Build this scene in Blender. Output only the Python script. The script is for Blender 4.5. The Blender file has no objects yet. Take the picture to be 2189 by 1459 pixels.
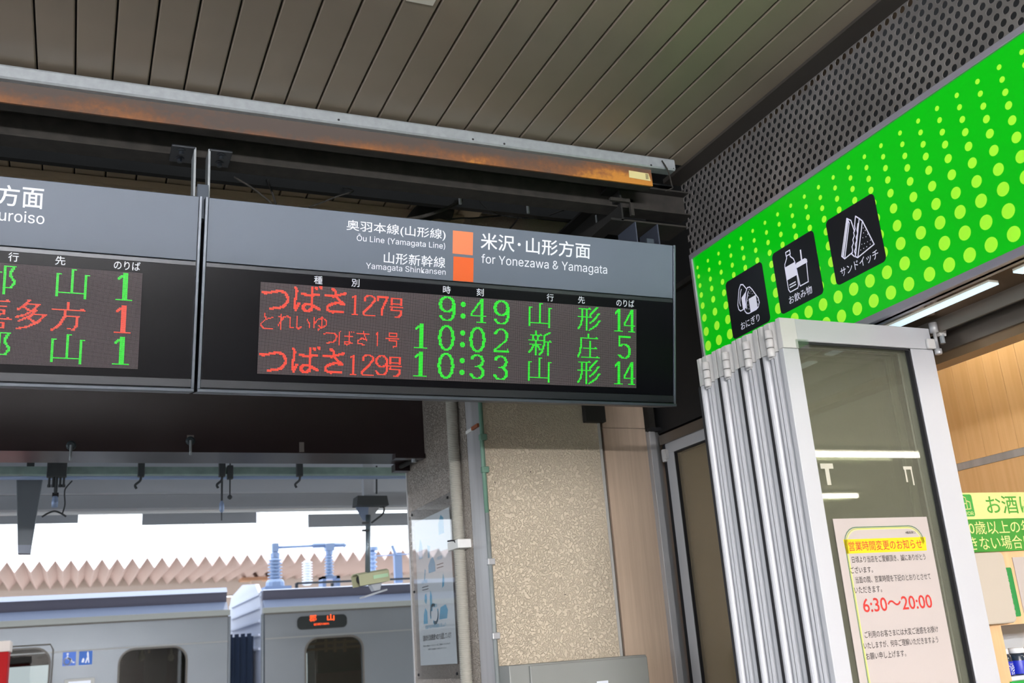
import bpy, bmesh, math, random
from mathutils import Vector, Matrix
random.seed(7)
SC = bpy.context.scene
COL = SC.collection
PI = math.pi
V3 = Vector

# ------------------------------------------------------------------ camera
W, H, FPX = 2189.0, 1459.0, 2140.38
CAMLOC = V3((0, 0, 1.6))
ROT = (Matrix.Rotation(-0.41962067, 3, 'Z') @ Matrix.Rotation(PI / 2 + 0.29935837, 3, 'X') @ Matrix.Rotation(-0.07521257, 3, 'Z'))
cam = bpy.data.cameras.new('camera')
cam.sensor_width = 36.0
cam.lens = FPX * 36.0 / W
cam.clip_start = 0.02
cam.dof.use_dof = True
cam.dof.focus_distance = 3.6
cam.dof.aperture_fstop = 4.0
camo = bpy.data.objects.new('camera', cam)
COL.objects.link(camo)
camo.matrix_world = Matrix.Translation(CAMLOC) @ ROT.to_4x4()
SC.camera = camo

# ------------------------------------------------------------------ sky, sun, exposure
wd = bpy.data.worlds.new('sky')
SC.world = wd
wd.use_nodes = True
bg = wd.node_tree.nodes['Background']
bg.inputs[0].default_value = (0.86, 0.93, 1.0, 1)
bg.inputs[1].default_value = 3.0
sun = bpy.data.lights.new('sun', 'SUN')
sun.energy = 2.2
sun.angle = 0.02
sun.color = (1.0, 0.96, 0.9)
suno = bpy.data.objects.new('sun', sun)
COL.objects.link(suno)
suno.rotation_euler = V3((-0.25, -0.55, -0.9)).to_track_quat('-Z', 'Y').to_euler()
try:
    SC.cycles.max_bounces = 7
    SC.cycles.diffuse_bounces = 3
    SC.cycles.glossy_bounces = 4
    SC.cycles.transparent_max_bounces = 24
except Exception:
    pass
SC.view_settings.view_transform = 'Standard'
SC.view_settings.look = 'None'
SC.view_settings.gamma = 1.0
SC.view_settings.use_curve_mapping = False
SC.view_settings.exposure = 0.0


def ray(x, y):
    return ROT @ V3(((x - W / 2) / FPX, -(y - H / 2) / FPX, -1.0))


def onX(x, y, X):
    d = ray(x, y); return CAMLOC + d * ((X - CAMLOC.x) / d.x)


def onY(x, y, Y):
    d = ray(x, y); return CAMLOC + d * ((Y - CAMLOC.y) / d.y)


def onZ(x, y, Z):
    d = ray(x, y); return CAMLOC + d * ((Z - CAMLOC.z) / d.z)


# ------------------------------------------------------------------ materials
def lin(c):
    f = lambda v: v / 12.92 if v <= 0.04045 else ((v + 0.055) / 1.055) ** 2.4
    return tuple(f(x / 255.0) for x in c) + (1.0,)


MATS = {}


def mat(name, c, rough=0.5, metal=0.0, var=0.0, vscale=6.0, bump=0.0, bscale=150.0, spec=0.5, emit=None, es=0.0,
        c2=None, stretch=(1, 1, 1), coat=0.0, detail=4.0, bdist=0.01):
    if name in MATS:
        return MATS[name]
    m = bpy.data.materials.new(name)
    m.use_nodes = True
    nt = m.node_tree
    b = nt.nodes['Principled BSDF']
    b.inputs['Base Color'].default_value = lin(c)
    b.inputs['Roughness'].default_value = rough
    b.inputs['Metallic'].default_value = metal
    b.inputs['Specular IOR Level'].default_value = spec
    if coat:
        b.inputs['Coat Weight'].default_value = coat
        b.inputs['Coat Roughness'].default_value = 0.05
    if emit:
        b.inputs['Emission Color'].default_value = lin(emit)
        b.inputs['Emission Strength'].default_value = es
    tc = None
    if var or bump:
        tc = nt.nodes.new('ShaderNodeTexCoord')
        mp = nt.nodes.new('ShaderNodeMapping')
        mp.inputs['Scale'].default_value = stretch
        nt.links.new(tc.outputs['Object'], mp.inputs['Vector'])
    if var:
        n = nt.nodes.new('ShaderNodeTexNoise')
        n.inputs['Scale'].default_value = vscale
        n.inputs['Detail'].default_value = detail
        nt.links.new(mp.outputs['Vector'], n.inputs['Vector'])
        r = nt.nodes.new('ShaderNodeValToRGB')
        a = lin(c)
        bb = lin(c2) if c2 else tuple(x * (1 - var) for x in a[:3]) + (1,)
        r.color_ramp.elements[0].position = 0.35
        r.color_ramp.elements[1].position = 0.65
        r.color_ramp.elements[0].color = bb
        r.color_ramp.elements[1].color = a
        nt.links.new(n.outputs['Fac'], r.inputs['Fac'])
        nt.links.new(r.outputs['Color'], b.inputs['Base Color'])
    if bump:
        n2 = nt.nodes.new('ShaderNodeTexNoise')
        n2.inputs['Scale'].default_value = bscale
        n2.inputs['Detail'].default_value = 3
        nt.links.new(mp.outputs['Vector'], n2.inputs['Vector'])
        bp = nt.nodes.new('ShaderNodeBump')
        bp.inputs['Strength'].default_value = bump
        bp.inputs['Distance'].default_value = bdist
        nt.links.new(n2.outputs['Fac'], bp.inputs['Height'])
        nt.links.new(bp.outputs['Normal'], b.inputs['Normal'])
    MATS[name] = m
    return m


def glass(name, tint, haze=0.0, hazec=(120, 118, 100), ior=1.5, rough=0.0):
    if name in MATS:
        return MATS[name]
    m = bpy.data.materials.new(name)
    m.use_nodes = True
    nt = m.node_tree
    nt.nodes.remove(nt.nodes['Principled BSDF'])
    out = nt.nodes['Material Output']
    tr = nt.nodes.new('ShaderNodeBsdfTransparent'); tr.inputs[0].default_value = tuple(tint) + (1,)
    gl = nt.nodes.new('ShaderNodeBsdfGlossy'); gl.inputs['Roughness'].default_value = rough
    fr = nt.nodes.new('ShaderNodeFresnel'); fr.inputs[0].default_value = ior
    df = nt.nodes.new('ShaderNodeBsdfDiffuse'); df.inputs[0].default_value = lin(hazec)
    m1 = nt.nodes.new('ShaderNodeMixShader'); m1.inputs[0].default_value = haze
    m2 = nt.nodes.new('ShaderNodeMixShader')
    nt.links.new(tr.outputs[0], m1.inputs[1]); nt.links.new(df.outputs[0], m1.inputs[2])
    gm = nt.nodes.new('ShaderNodeNewGeometry')   # same reflectance on the exit face of the sheet as on the entry face
    mi = nt.nodes.new('ShaderNodeMix'); mi.inputs[2].default_value = ior; mi.inputs[3].default_value = 1.0 / ior
    nt.links.new(gm.outputs['Backfacing'], mi.inputs[0]); nt.links.new(mi.outputs[0], fr.inputs[0])
    nt.links.new(fr.outputs[0], m2.inputs[0])
    nt.links.new(m1.outputs[0], m2.inputs[1]); nt.links.new(gl.outputs[0], m2.inputs[2])
    nt.links.new(m2.outputs[0], out.inputs[0])
    MATS[name] = m
    return m


def emis(name, c, s):
    if name in MATS:
        return MATS[name]
    m = bpy.data.materials.new(name)
    m.use_nodes = True
    b = m.node_tree.nodes['Principled BSDF']
    b.inputs['Base Color'].default_value = lin(c)
    b.inputs['Emission Color'].default_value = lin(c)
    b.inputs['Emission Strength'].default_value = s
    b.inputs['Roughness'].default_value = 0.4
    MATS[name] = m
    return m


def translucent(name, c, t):
    m = bpy.data.materials.new(name); m.use_nodes = True
    nt = m.node_tree; nt.nodes.remove(nt.nodes['Principled BSDF'])
    a = nt.nodes.new('ShaderNodeBsdfTranslucent'); a.inputs[0].default_value = (t, t, t, 1)
    d = nt.nodes.new('ShaderNodeBsdfDiffuse'); d.inputs[0].default_value = lin(c)
    x = nt.nodes.new('ShaderNodeMixShader'); x.inputs[0].default_value = 0.5
    nt.links.new(a.outputs[0], x.inputs[1]); nt.links.new(d.outputs[0], x.inputs[2]); nt.links.new(x.outputs[0], nt.nodes['Material Output'].inputs[0])
    return m


def wood(name, c1, c2, axis='Z', scale=30.0, rough=0.4):
    st = {'Z': (1, 1, 0.04), 'X': (0.04, 1, 1), 'Y': (1, 0.04, 1)}[axis]
    return mat(name, c1, rough=rough, var=1, c2=c2, vscale=scale, stretch=st, detail=6)


def rust_mat():
    m = mat('rusty_steel', (92, 84, 78), rough=0.75)
    nt = m.node_tree; b = nt.nodes['Principled BSDF']
    tc = nt.nodes.new('ShaderNodeTexCoord')
    mp = nt.nodes.new('ShaderNodeMapping'); mp.inputs['Scale'].default_value = (1, 4, 4)
    n1 = nt.nodes.new('ShaderNodeTexNoise'); n1.inputs['Scale'].default_value = 3.0; n1.inputs['Detail'].default_value = 8
    n2 = nt.nodes.new('ShaderNodeTexNoise'); n2.inputs['Scale'].default_value = 60.0; n2.inputs['Detail'].default_value = 4
    sep = nt.nodes.new('ShaderNodeSeparateXYZ')
    nt.links.new(tc.outputs['Object'], mp.inputs[0]); nt.links.new(mp.outputs[0], n1.inputs['Vector'])
    nt.links.new(tc.outputs['Object'], n2.inputs['Vector']); nt.links.new(tc.outputs['Object'], sep.inputs[0])
    # more rust near the lower edge of the web: a stain with a shape of its own
    mr = nt.nodes.new('ShaderNodeMapRange'); mr.inputs[1].default_value = 0.0; mr.inputs[2].default_value = 0.07
    mr.inputs[3].default_value = 0.16; mr.inputs[4].default_value = -0.14
    nt.links.new(sep.outputs['Z'], mr.inputs[0])
    mx = nt.nodes.new('ShaderNodeMapRange'); mx.inputs[1].default_value = 0.55; mx.inputs[2].default_value = 1.25
    mx.inputs[3].default_value = 0.0; mx.inputs[4].default_value = 0.34
    nt.links.new(sep.outputs['X'], mx.inputs[0])
    a1 = nt.nodes.new('ShaderNodeMath'); a1.operation = 'ADD'
    a2 = nt.nodes.new('ShaderNodeMath'); a2.operation = 'ADD'
    a3 = nt.nodes.new('ShaderNodeMath'); a3.operation = 'MULTIPLY_ADD'; a3.inputs[1].default_value = 0.35; a3.inputs[2].default_value = -0.17
    nt.links.new(n2.outputs['Fac'], a3.inputs[0])
    nt.links.new(n1.outputs['Fac'], a1.inputs[0]); nt.links.new(mr.outputs[0], a1.inputs[1])
    nt.links.new(a1.outputs[0], a2.inputs[0]); nt.links.new(mx.outputs[0], a2.inputs[1])
    a4 = nt.nodes.new('ShaderNodeMath'); a4.operation = 'ADD'
    nt.links.new(a2.outputs[0], a4.inputs[0]); nt.links.new(a3.outputs[0], a4.inputs[1])
    r = nt.nodes.new('ShaderNodeValToRGB')
    e = r.color_ramp.elements
    e[0].position = 0.45; e[0].color = lin((70, 60, 55))
    e[1].position = 1.05; e[1].color = lin((176, 116, 40))
    x = r.color_ramp.elements.new(0.62); x.color = lin((88, 62, 46))
    x = r.color_ramp.elements.new(0.82); x.color = lin((122, 76, 40))
    nt.links.new(a4.outputs[0], r.inputs[0]); nt.links.new(r.outputs[0], b.inputs['Base Color'])
    return m


def stucco(name, c, c2, strength, scale, rough=0.7, spec=0.3, dist=0.006):
    m = mat(name, c, rough=rough, spec=spec)
    nt = m.node_tree; b = nt.nodes['Principled BSDF']
    tc = nt.nodes.new('ShaderNodeTexCoord')
    n = nt.nodes.new('ShaderNodeTexNoise'); n.inputs['Scale'].default_value = scale; n.inputs['Detail'].default_value = 1.0
    n.inputs['Distortion'].default_value = 0.7
    nb = nt.nodes.new('ShaderNodeTexNoise'); nb.inputs['Scale'].default_value = 2.5; nb.inputs['Detail'].default_value = 5
    nt.links.new(tc.outputs['Object'], n.inputs['Vector']); nt.links.new(tc.outputs['Object'], nb.inputs['Vector'])
    rmp = nt.nodes.new('ShaderNodeValToRGB'); rmp.color_ramp.elements[0].position = 0.0; rmp.color_ramp.elements[1].position = 0.075
    mb = nt.nodes.new('ShaderNodeMath'); mb.operation = 'SUBTRACT'; mb.inputs[1].default_value = 0.5   # narrow crevices between lumps
    ma = nt.nodes.new('ShaderNodeMath'); ma.operation = 'ABSOLUTE'
    nt.links.new(n.outputs['Fac'], mb.inputs[0]); nt.links.new(mb.outputs[0], ma.inputs[0]); nt.links.new(ma.outputs[0], rmp.inputs[0])
    bp = nt.nodes.new('ShaderNodeBump'); bp.inputs['Strength'].default_value = strength; bp.inputs['Distance'].default_value = dist
    nt.links.new(rmp.outputs[0], bp.inputs['Height']); nt.links.new(bp.outputs[0], b.inputs['Normal'])
    cr = nt.nodes.new('ShaderNodeValToRGB'); cr.color_ramp.elements[0].position = 0.3; cr.color_ramp.elements[1].position = 0.7
    cr.color_ramp.elements[0].color = lin(c2); cr.color_ramp.elements[1].color = lin(c)
    nt.links.new(nb.outputs['Fac'], cr.inputs[0]); nt.links.new(cr.outputs[0], b.inputs['Base Color'])
    return m


def ledgrid():
    m = mat('led_matrix_face', (20, 19, 21), rough=0.6, spec=0.2)
    nt = m.node_tree; b = nt.nodes['Principled BSDF']
    uv = nt.nodes.new('ShaderNodeUVMap')
    fr = nt.nodes.new('ShaderNodeVectorMath'); fr.operation = 'FRACTION'
    sb = nt.nodes.new('ShaderNodeVectorMath'); sb.operation = 'SUBTRACT'; sb.inputs[1].default_value = (0.5, 0.5, 0)
    ln = nt.nodes.new('ShaderNodeVectorMath'); ln.operation = 'LENGTH'
    lt = nt.nodes.new('ShaderNodeMath'); lt.operation = 'LESS_THAN'; lt.inputs[1].default_value = 0.36
    mx = nt.nodes.new('ShaderNodeMix'); mx.data_type = 'RGBA'
    nt.links.new(uv.outputs[0], fr.inputs[0]); nt.links.new(fr.outputs[0], sb.inputs[0]); nt.links.new(sb.outputs[0], ln.inputs[0])
    nt.links.new(ln.outputs['Value'], lt.inputs[0]); nt.links.new(lt.outputs[0], mx.inputs[0])
    mx.inputs[6].default_value = lin((30, 27, 30)); mx.inputs[7].default_value = lin((118, 108, 113))
    nt.links.new(mx.outputs[2], b.inputs['Base Color'])
    return m


M_ceil = mat('taupe_ceiling_paint', (146, 134, 120), rough=0.38, var=0.25, vscale=1.2, spec=0.5)
M_ceilgap = mat('dark_gap', (26, 23, 21), rough=0.9)
M_galv = mat('galvanised_steel', (154, 160, 164), rough=0.42, metal=0.35, var=0.12, vscale=40)
M_rust = rust_mat()
M_black = mat('black_steel', (18, 17, 16), rough=0.8, var=0.4, vscale=12)  # near-black steel, tone varying at random
M_dusty = mat('dusty_dark_steel', (40, 37, 33), rough=0.9, var=0.5, vscale=20)
M_void = mat('dark_plenum', (14, 13, 13), rough=0.95)
M_maroon = mat('dark_maroon_paint', (38, 26, 28), rough=0.28, spec=0.5)
M_signgrey = mat('sign_grey_paint', (98, 107, 120), rough=0.5, spec=0.25, var=0.06, vscale=2)
M_signdark = mat('sign_black_glass', (10, 10, 15), rough=0.3, spec=0.06)
M_trim = mat('sign_grey_trim', (74, 82, 92), rough=0.35, metal=0.3)
M_trimdark = mat('sign_dark_trim', (34, 38, 44), rough=0.35, metal=0.3)
M_white = mat('white_lettering', (226, 230, 240), rough=0.5)
M_oran1 = mat('light_orange_print', (238, 122, 78), rough=0.45)
M_oran2 = mat('deep_orange_print', (216, 88, 18), rough=0.45)
M_led = ledgrid()
M_red = emis('red_led', (255, 66, 44), 1.25)
M_grn = emis('green_led', (24, 226, 40), 1.1)
M_orangeled = emis('orange_led', (255, 88, 30), 1.2)
M_alu = mat('anodised_aluminium', (188, 190, 192), rough=0.35, metal=0.75, var=0.08, vscale=20, stretch=(1, 1, 0.05))
M_aludull = mat('dull_aluminium', (192, 192, 194), rough=0.4, metal=0.35, var=0.25, vscale=14, stretch=(1, 1, 0.08))
M_doorwhite = mat('white_powder_coat', (188, 189, 193), rough=0.38)
M_doorcap = mat('ivory_plastic', (206, 204, 202), rough=0.45)
M_gasket = mat('black_rubber', (26, 26, 30), rough=0.7)
M_green = mat('green_lightbox_film', (0, 120, 8), rough=0.3, emit=(0, 186, 12), es=0.74)
M_lime = mat('lime_dot_print', (120, 200, 40), rough=0.35, emit=(160, 228, 52), es=0.68)
M_iconblk = mat('black_icon_film', (22, 24, 30), rough=0.4)
M_iconw = mat('white_icon_print', (222, 220, 236), rough=0.5, emit=(208, 208, 224), es=0.35)
M_frame = mat('grey_aluminium_frame', (168, 166, 178), rough=0.32, metal=0.5)
M_perf = mat('perforated_steel', (146, 142, 140), rough=0.36, metal=0.55, var=0.25, vscale=5)
M_stucco = stucco('beige_stucco', (208, 194, 172), (200, 186, 165), 1.0, 72, dist=0.003)
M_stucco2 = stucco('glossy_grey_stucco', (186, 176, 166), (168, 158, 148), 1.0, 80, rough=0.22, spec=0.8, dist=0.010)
M_paleWood = wood('pale_wood_panel', (202, 180, 158), (190, 168, 147), 'Z', 60)
M_shopWood = wood('warm_wood_panel', (226, 184, 132), (218, 174, 120), 'Z', 60, rough=0.35)
M_conduit = mat('beige_flexible_conduit', (160, 158, 148), rough=0.5)
M_green_pipe = mat('green_grey_conduit', (104, 140, 122), rough=0.5)
M_box = mat('grey_cabinet_paint', (138, 140, 136), rough=0.5, bump=0.15, bscale=400, bdist=0.001)
M_glass = glass('door_glass', (0.80, 0.82, 0.76), haze=0.2, hazec=(158, 157, 138))
M_glass2 = glass('tinted_glass', (0.85, 0.83, 0.77), haze=0.4, hazec=(168, 154, 130))
M_clear = glass('clear_acrylic', (0.97, 0.97, 0.97), haze=0.03, hazec=(200, 200, 200))
M_trainglass = glass('train_glass', (0.45, 0.47, 0.46), haze=0.03, hazec=(60, 60, 60))
M_paper = mat('paper', (182, 172, 167), rough=0.7)
M_ink = mat('black_ink', (34, 30, 30), rough=0.7)
M_redink = mat('red_ink', (190, 48, 40), rough=0.7)
M_yellow = mat('yellow_print', (218, 196, 14), rough=0.7)
M_limeline = mat('lime_line_print', (176, 190, 60), rough=0.7)
M_dkgreenline = mat('green_line_print', (70, 110, 70), rough=0.7)
M_blueprint = mat('light_blue_print', (84, 178, 220), rough=0.7)
M_floor = mat('dark_grey_floor_tile', (66, 65, 64), rough=0.5, var=0.15, vscale=3)
M_plaster = mat('light_plaster', (206, 202, 194), rough=0.8)
M_train = mat('train_grey_side', (112, 118, 124), rough=0.38, metal=0.35, var=0.05, vscale=2)
M_trainroof = mat('train_roof_grey', (120, 132, 160), rough=0.5)
M_trainlight = mat('train_end_pale', (205, 212, 230), rough=0.5)
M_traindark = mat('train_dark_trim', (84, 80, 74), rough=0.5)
M_bellows = mat('blue_grey_bellows', (52, 66, 90), rough=0.7)
M_tint = mat('train_interior', (150, 132, 110), rough=0.7)
M_zig = mat('pinkish_folded_roof', (222, 200, 196), rough=0.7)
M_cream = mat('cream_beam_paint', (226, 214, 206), rough=0.7)
M_canopy = mat('canopy_grey_paint', (166, 172, 181), rough=0.6)
M_canopygreen = mat('green_grey_channel', (134, 160, 156), rough=0.5, var=0.2, vscale=15)
M_canopyblue = mat('blue_grey_paint', (140, 160, 194), rough=0.4, metal=0.3)
M_silver = mat('silver_pipe', (232, 236, 242), rough=0.3, metal=0.3)
M_darkfit = mat('dark_fitting', (52, 58, 62), rough=0.6)
M_insul = mat('blue_grey_porcelain', (150, 172, 206), rough=0.3)
M_insul_sunlit = mat('sunlit_porcelain', (240, 242, 246), rough=0.3)  # sun glare on the far insulator put into its white colour
M_cctv = mat('olive_grey_camera_paint', (170, 172, 140), rough=0.45)
M_blue1 = mat('blue_sticker', (62, 108, 200), rough=0.5)
M_blue2 = mat('deep_blue_sticker', (20, 92, 180), rough=0.5)
M_redp = mat('red_panel', (176, 4, 14), rough=0.6, spec=0.2)
M_soffit = mat('bronze_mirror_soffit', (150, 118, 84), rough=0.12, metal=0.9)
M_lamp = emis('fluorescent_tube', (252, 250, 252), 480.0)
M_lampshop = emis('shop_tube', (255, 246, 226), 36.0)
M_strip = emis('soffit_led_panel', (214, 236, 244), 0.95)
M_lampbody = mat('white_lamp_body', (225, 225, 222), rough=0.5)
M_kgreen = mat('green_board_print', (58, 138, 44), rough=0.5)
M_klime = mat('pale_yellow_board_print', (206, 208, 136), rough=0.5)
M_boxbeige = mat('warm_grey_plastic', (186, 176, 162), rough=0.5)
M_bottle = mat('clear_blue_bottle', (30, 44, 60), rough=0.12, coat=0.5)
M_blueLab = mat('royal_blue_label', (22, 40, 170), rough=0.4)
M_capw = mat('white_bottle_cap', (226, 230, 236), rough=0.4)
M_tape = mat('pale_tape', (190, 186, 170), rough=0.6)


# ------------------------------------------------------------------ mesh building
class B:
    def __init__(s):
        s.v = []; s.f = []

    def add(s, vs, fs):
        n = len(s.v)
        s.v += [V3(p) for p in vs]
        s.f += [tuple(n + i for i in f) for f in fs]
        return s

    def box(s, x0, x1, y0, y1, z0, z1):
        x0, x1 = min(x0, x1), max(x0, x1); y0, y1 = min(y0, y1), max(y0, y1); z0, z1 = min(z0, z1), max(z0, z1)
        return s.add([(x0, y0, z0), (x1, y0, z0), (x1, y1, z0), (x0, y1, z0), (x0, y0, z1), (x1, y0, z1), (x1, y1, z1), (x0, y1, z1)],
                     [(0, 3, 2, 1), (4, 5, 6, 7), (0, 1, 5, 4), (1, 2, 6, 5), (2, 3, 7, 6), (3, 0, 4, 7)])

    def obox(s, o, a, b, c):
        o, a, b, c = V3(o), V3(a), V3(b), V3(c)
        p = [o, o + a, o + a + b, o + b]
        if a.cross(b).dot(c) < 0:
            p = [o, o + b, o + a + b, o + a]
        return s.add(p + [q + c for q in p], [(0, 3, 2, 1), (4, 5, 6, 7), (0, 1, 5, 4), (1, 2, 6, 5), (2, 3, 7, 6), (3, 0, 4, 7)])

    def prism(s, pts, off):
        pts = [V3(p) for p in pts]; off = V3(off); n = len(pts)
        nrm = V3((0, 0, 0))
        for i in range(n):
            nrm += pts[i].cross(pts[(i + 1) % n])
        if nrm.dot(off) < 0:
            pts = pts[::-1]
        fs = [tuple(range(n))[::-1], tuple(range(n, 2 * n))]
        fs += [(i, (i + 1) % n, n + (i + 1) % n, n + i) for i in range(n)]
        return s.add(pts + [p + off for p in pts], fs)

    def tube(s, path, r, n=10, caps=True):
        path = [V3(p) for p in path]
        rs = r if isinstance(r, (list, tuple)) else [r] * len(path)
        t0 = (path[1] - path[0]).normalized()
        up = V3((0, 0, 1)) if abs(t0.z) < 0.9 else V3((1, 0, 0))
        a = t0.cross(up).normalized()
        vs = []; fs = []
        for i, p in enumerate(path):
            t = (path[min(i + 1, len(path) - 1)] - path[max(i - 1, 0)]).normalized()
            a = (a - t * a.dot(t)).normalized(); b = t.cross(a)
            for k in range(n):
                w = 2 * PI * k / n
                vs.append(p + (a * math.cos(w) + b * math.sin(w)) * rs[i])
        for i in range(len(path) - 1):
            for k in range(n):
                k2 = (k + 1) % n
                fs.append((i * n + k, i * n + k2, (i + 1) * n + k2, (i + 1) * n + k))
        if caps:
            fs.append(tuple(range(n))[::-1]); fs.append(tuple((len(path) - 1) * n + k for k in range(n)))
        return s.add(vs, fs)

    def lathe(s, prof, o, axis=(0, 0, 1), n=16):
        o = V3(o); ax = V3(axis).normalized()
        return s.tube([o + ax * h for r, h in prof], [max(r, 1e-4) for r, h in prof], n)

    def poly(s, pts):
        return s.add(pts, [tuple(range(len(pts)))])

    def stroke(s, fr, pts, w):
        """flat ribbon along a 2-D polyline in a frame fr(u, v)"""
        P = [V3((p[0], p[1], 0)) for p in pts]
        for i in range(len(P) - 1):
            d = P[i + 1] - P[i]
            if d.length < 1e-9:
                continue
            d.normalize(); nn = V3((-d.y, d.x, 0)) * w / 2; e = d * w * 0.35
            a, b = P[i] - e, P[i + 1] + e
            s.poly([fr(*(a - nn)[:2]), fr(*(b - nn)[:2]), fr(*(b + nn)[:2]), fr(*(a + nn)[:2])])
        return s


ORIGIN = {}


def base_of(vs):
    xs = [p.x for p in vs]; ys = [p.y for p in vs]; zs = [p.z for p in vs]
    return V3(((min(xs) + max(xs)) / 2, (min(ys) + max(ys)) / 2, min(zs)))


def tag(o, label=None, cat=None, group=None, kind=None):
    if label: o['label'] = label
    if cat: o['category'] = cat
    if group: o['group'] = group
    if kind: o['kind'] = kind
    return o


def thing(name, loc, label, cat, group=None, kind=None):
    o = bpy.data.objects.new(name, None)
    o.empty_display_size = 0.1
    COL.objects.link(o)
    o.location = V3(loc)
    ORIGIN[o.name] = V3(loc)
    return tag(o, label, cat, group, kind)


def mk(name, b, m, parent=None, label=None, cat=None, group=None, kind=None, bevel=0.0, smooth=False, origin=None):
    o0 = ORIGIN[parent.name] if parent else (V3(origin) if origin else base_of(b.v))
    me = bpy.data.meshes.new(name)
    me.from_pydata([tuple(p - o0) for p in b.v], [], b.f)
    me.update()
    if smooth:
        me.polygons.foreach_set('use_smooth', [len(f) <= 4 for f in b.f])
    me.materials.append(m)
    o = bpy.data.objects.new(name, me)
    COL.objects.link(o)
    if parent:
        o.parent = parent
    else:
        o.location = o0
    ORIGIN[o.name] = o0
    if bevel:
        md = o.modifiers.new('bevel', 'BEVEL'); md.width = bevel; md.segments = 2; md.limit_method = 'ANGLE'; md.angle_limit = 0.7
        md.harden_normals = False
    return tag(o, label, cat, group, kind)


def copy_tree(o, parent=None, delta=(0, 0, 0)):
    c = o.copy(); COL.objects.link(c)
    if parent:
        c.parent = parent
    else:
        c.location = o.location + V3(delta)
    ORIGIN[c.name] = ORIGIN[o.name] + V3(delta)
    for ch in list(o.children):
        copy_tree(ch, c)
    return c


def smooth_path(pts, k=6):
    P = [V3(p) for p in pts]; out = []
    for i in range(len(P) - 1):
        p0 = P[max(i - 1, 0)]; p1 = P[i]; p2 = P[i + 1]; p3 = P[min(i + 2, len(P) - 1)]
        for j in range(k):
            t = j / k
            out.append(0.5 * ((2 * p1) + (p2 - p0) * t + (2 * p0 - 5 * p1 + 4 * p2 - p3) * t * t + (3 * p1 - p0 - 3 * p2 + p3) * t ** 3))
    out.append(P[-1])
    return out


def plate(outer, holes, fr, thick):
    """plate with holes cut through it: outer and holes are 2-D loops, fr(u, v, w) maps to the world"""
    cu = bpy.data.curves.new('p', 'CURVE'); cu.dimensions = '2D'; cu.fill_mode = 'BOTH'; cu.extrude = 0.5
    for L in [outer] + holes:
        sp = cu.splines.new('POLY'); sp.points.add(len(L) - 1); sp.use_cyclic_u = True
        for p, q in zip(sp.points, L):
            p.co = (q[0], q[1], 0, 1)
    ob = bpy.data.objects.new('p', cu); COL.objects.link(ob)
    bpy.context.view_layer.update()
    me = bpy.data.meshes.new_from_object(ob.evaluated_get(bpy.context.evaluated_depsgraph_get()))
    b = B(); b.add([fr(v.co.x, v.co.y, (v.co.z + 0.5) * thick) for v in me.vertices], [tuple(p.vertices) for p in me.polygons])
    bpy.data.objects.remove(ob); bpy.data.curves.remove(cu); bpy.data.meshes.remove(me)
    return b


def rrect(u0, u1, v0, v1, r, n=6):
    pts = []
    for cx, cy, a in ((u1 - r, v0 + r, -PI / 2), (u1 - r, v1 - r, 0), (u0 + r, v1 - r, PI / 2), (u0 + r, v0 + r, PI)):
        for i in range(n + 1):
            w = a + PI / 2 * i / n
            pts.append((cx + r * math.cos(w), cy + r * math.sin(w)))
    return pts


try:
    import os
    LATIN = bpy.data.fonts.load(os.path.join(bpy.utils.system_resource('DATAFILES', path='fonts'), 'Inter.woff2'))   # typeface that ships inside Blender
except Exception:
    LATIN = None


def text(s, fr, u0, u1, v0, v1, name, m, parent, bold=0.0, label=None, keep=None):
    """lettering mesh fitted into the rectangle u0..u1, v0..v1 of the frame fr; keep = fix aspect and align"""
    cu = bpy.data.curves.new('t', 'FONT'); cu.body = s; cu.offset = bold; cu.resolution_u = 3
    if LATIN and all(ord(ch) < 0x250 for ch in s): cu.font = LATIN
    ob = bpy.data.objects.new('t', cu); COL.objects.link(ob)
    bpy.context.view_layer.update()
    me = bpy.data.meshes.new_from_object(ob.evaluated_get(bpy.context.evaluated_depsgraph_get()))
    xs = [v.co.x for v in me.vertices]; ys = [v.co.y for v in me.vertices]
    x0, x1, y0, y1 = min(xs), max(xs), min(ys), max(ys)
    b = B()
    b.add([fr(u0 + (v.co.x - x0) / (x1 - x0) * (u1 - u0), v0 + (v.co.y - y0) / (y1 - y0) * (v1 - v0)) for v in me.vertices],
          [tuple(p.vertices) for p in me.polygons])
    bpy.data.objects.remove(ob); bpy.data.curves.remove(cu); bpy.data.meshes.remove(me)
    return mk(name, b, m, parent, label=label)


def frame(o, u, v, w=None, lift=0.0):
    o, u, v = V3(o), V3(u), V3(v)
    n = V3(w) if w else u.cross(v)
    def f(a, b, c=0.0):
        return o + u * a + v * b + n * (lift + c)
    return f

# ================================================================== SETTING
ZC = 3.58          # underside of the plank ceiling
PITCH = 0.1180
# floor of the concourse and platform, track bed beyond the platform edge
mk('floor', B().box(-9, 9, -9, 5.4, -0.2, 0.0), M_floor, kind='structure', label='dark grey floor of the concourse')
mk('floor', B().box(-12, 9, 5.4, 9.4, -0.2, 0.0), mat('pale_concrete', (186, 184, 178), rough=0.8), kind='structure', label='pale concrete floor of the platform')
mk('track_bed', B().box(-30, 30, 9.4, 40, -1.4, -1.15), mat('ballast', (120, 112, 104), rough=0.9, var=0.5, vscale=40), kind='structure',
   label='stone ballast bed under the train')

ceil = mk('ceiling', B().box(-9, 2.47, -9, 3.32, ZC + 0.02, ZC + 0.16), M_ceilgap, kind='structure', label='ceiling of long taupe metal planks over the concourse')
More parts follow.
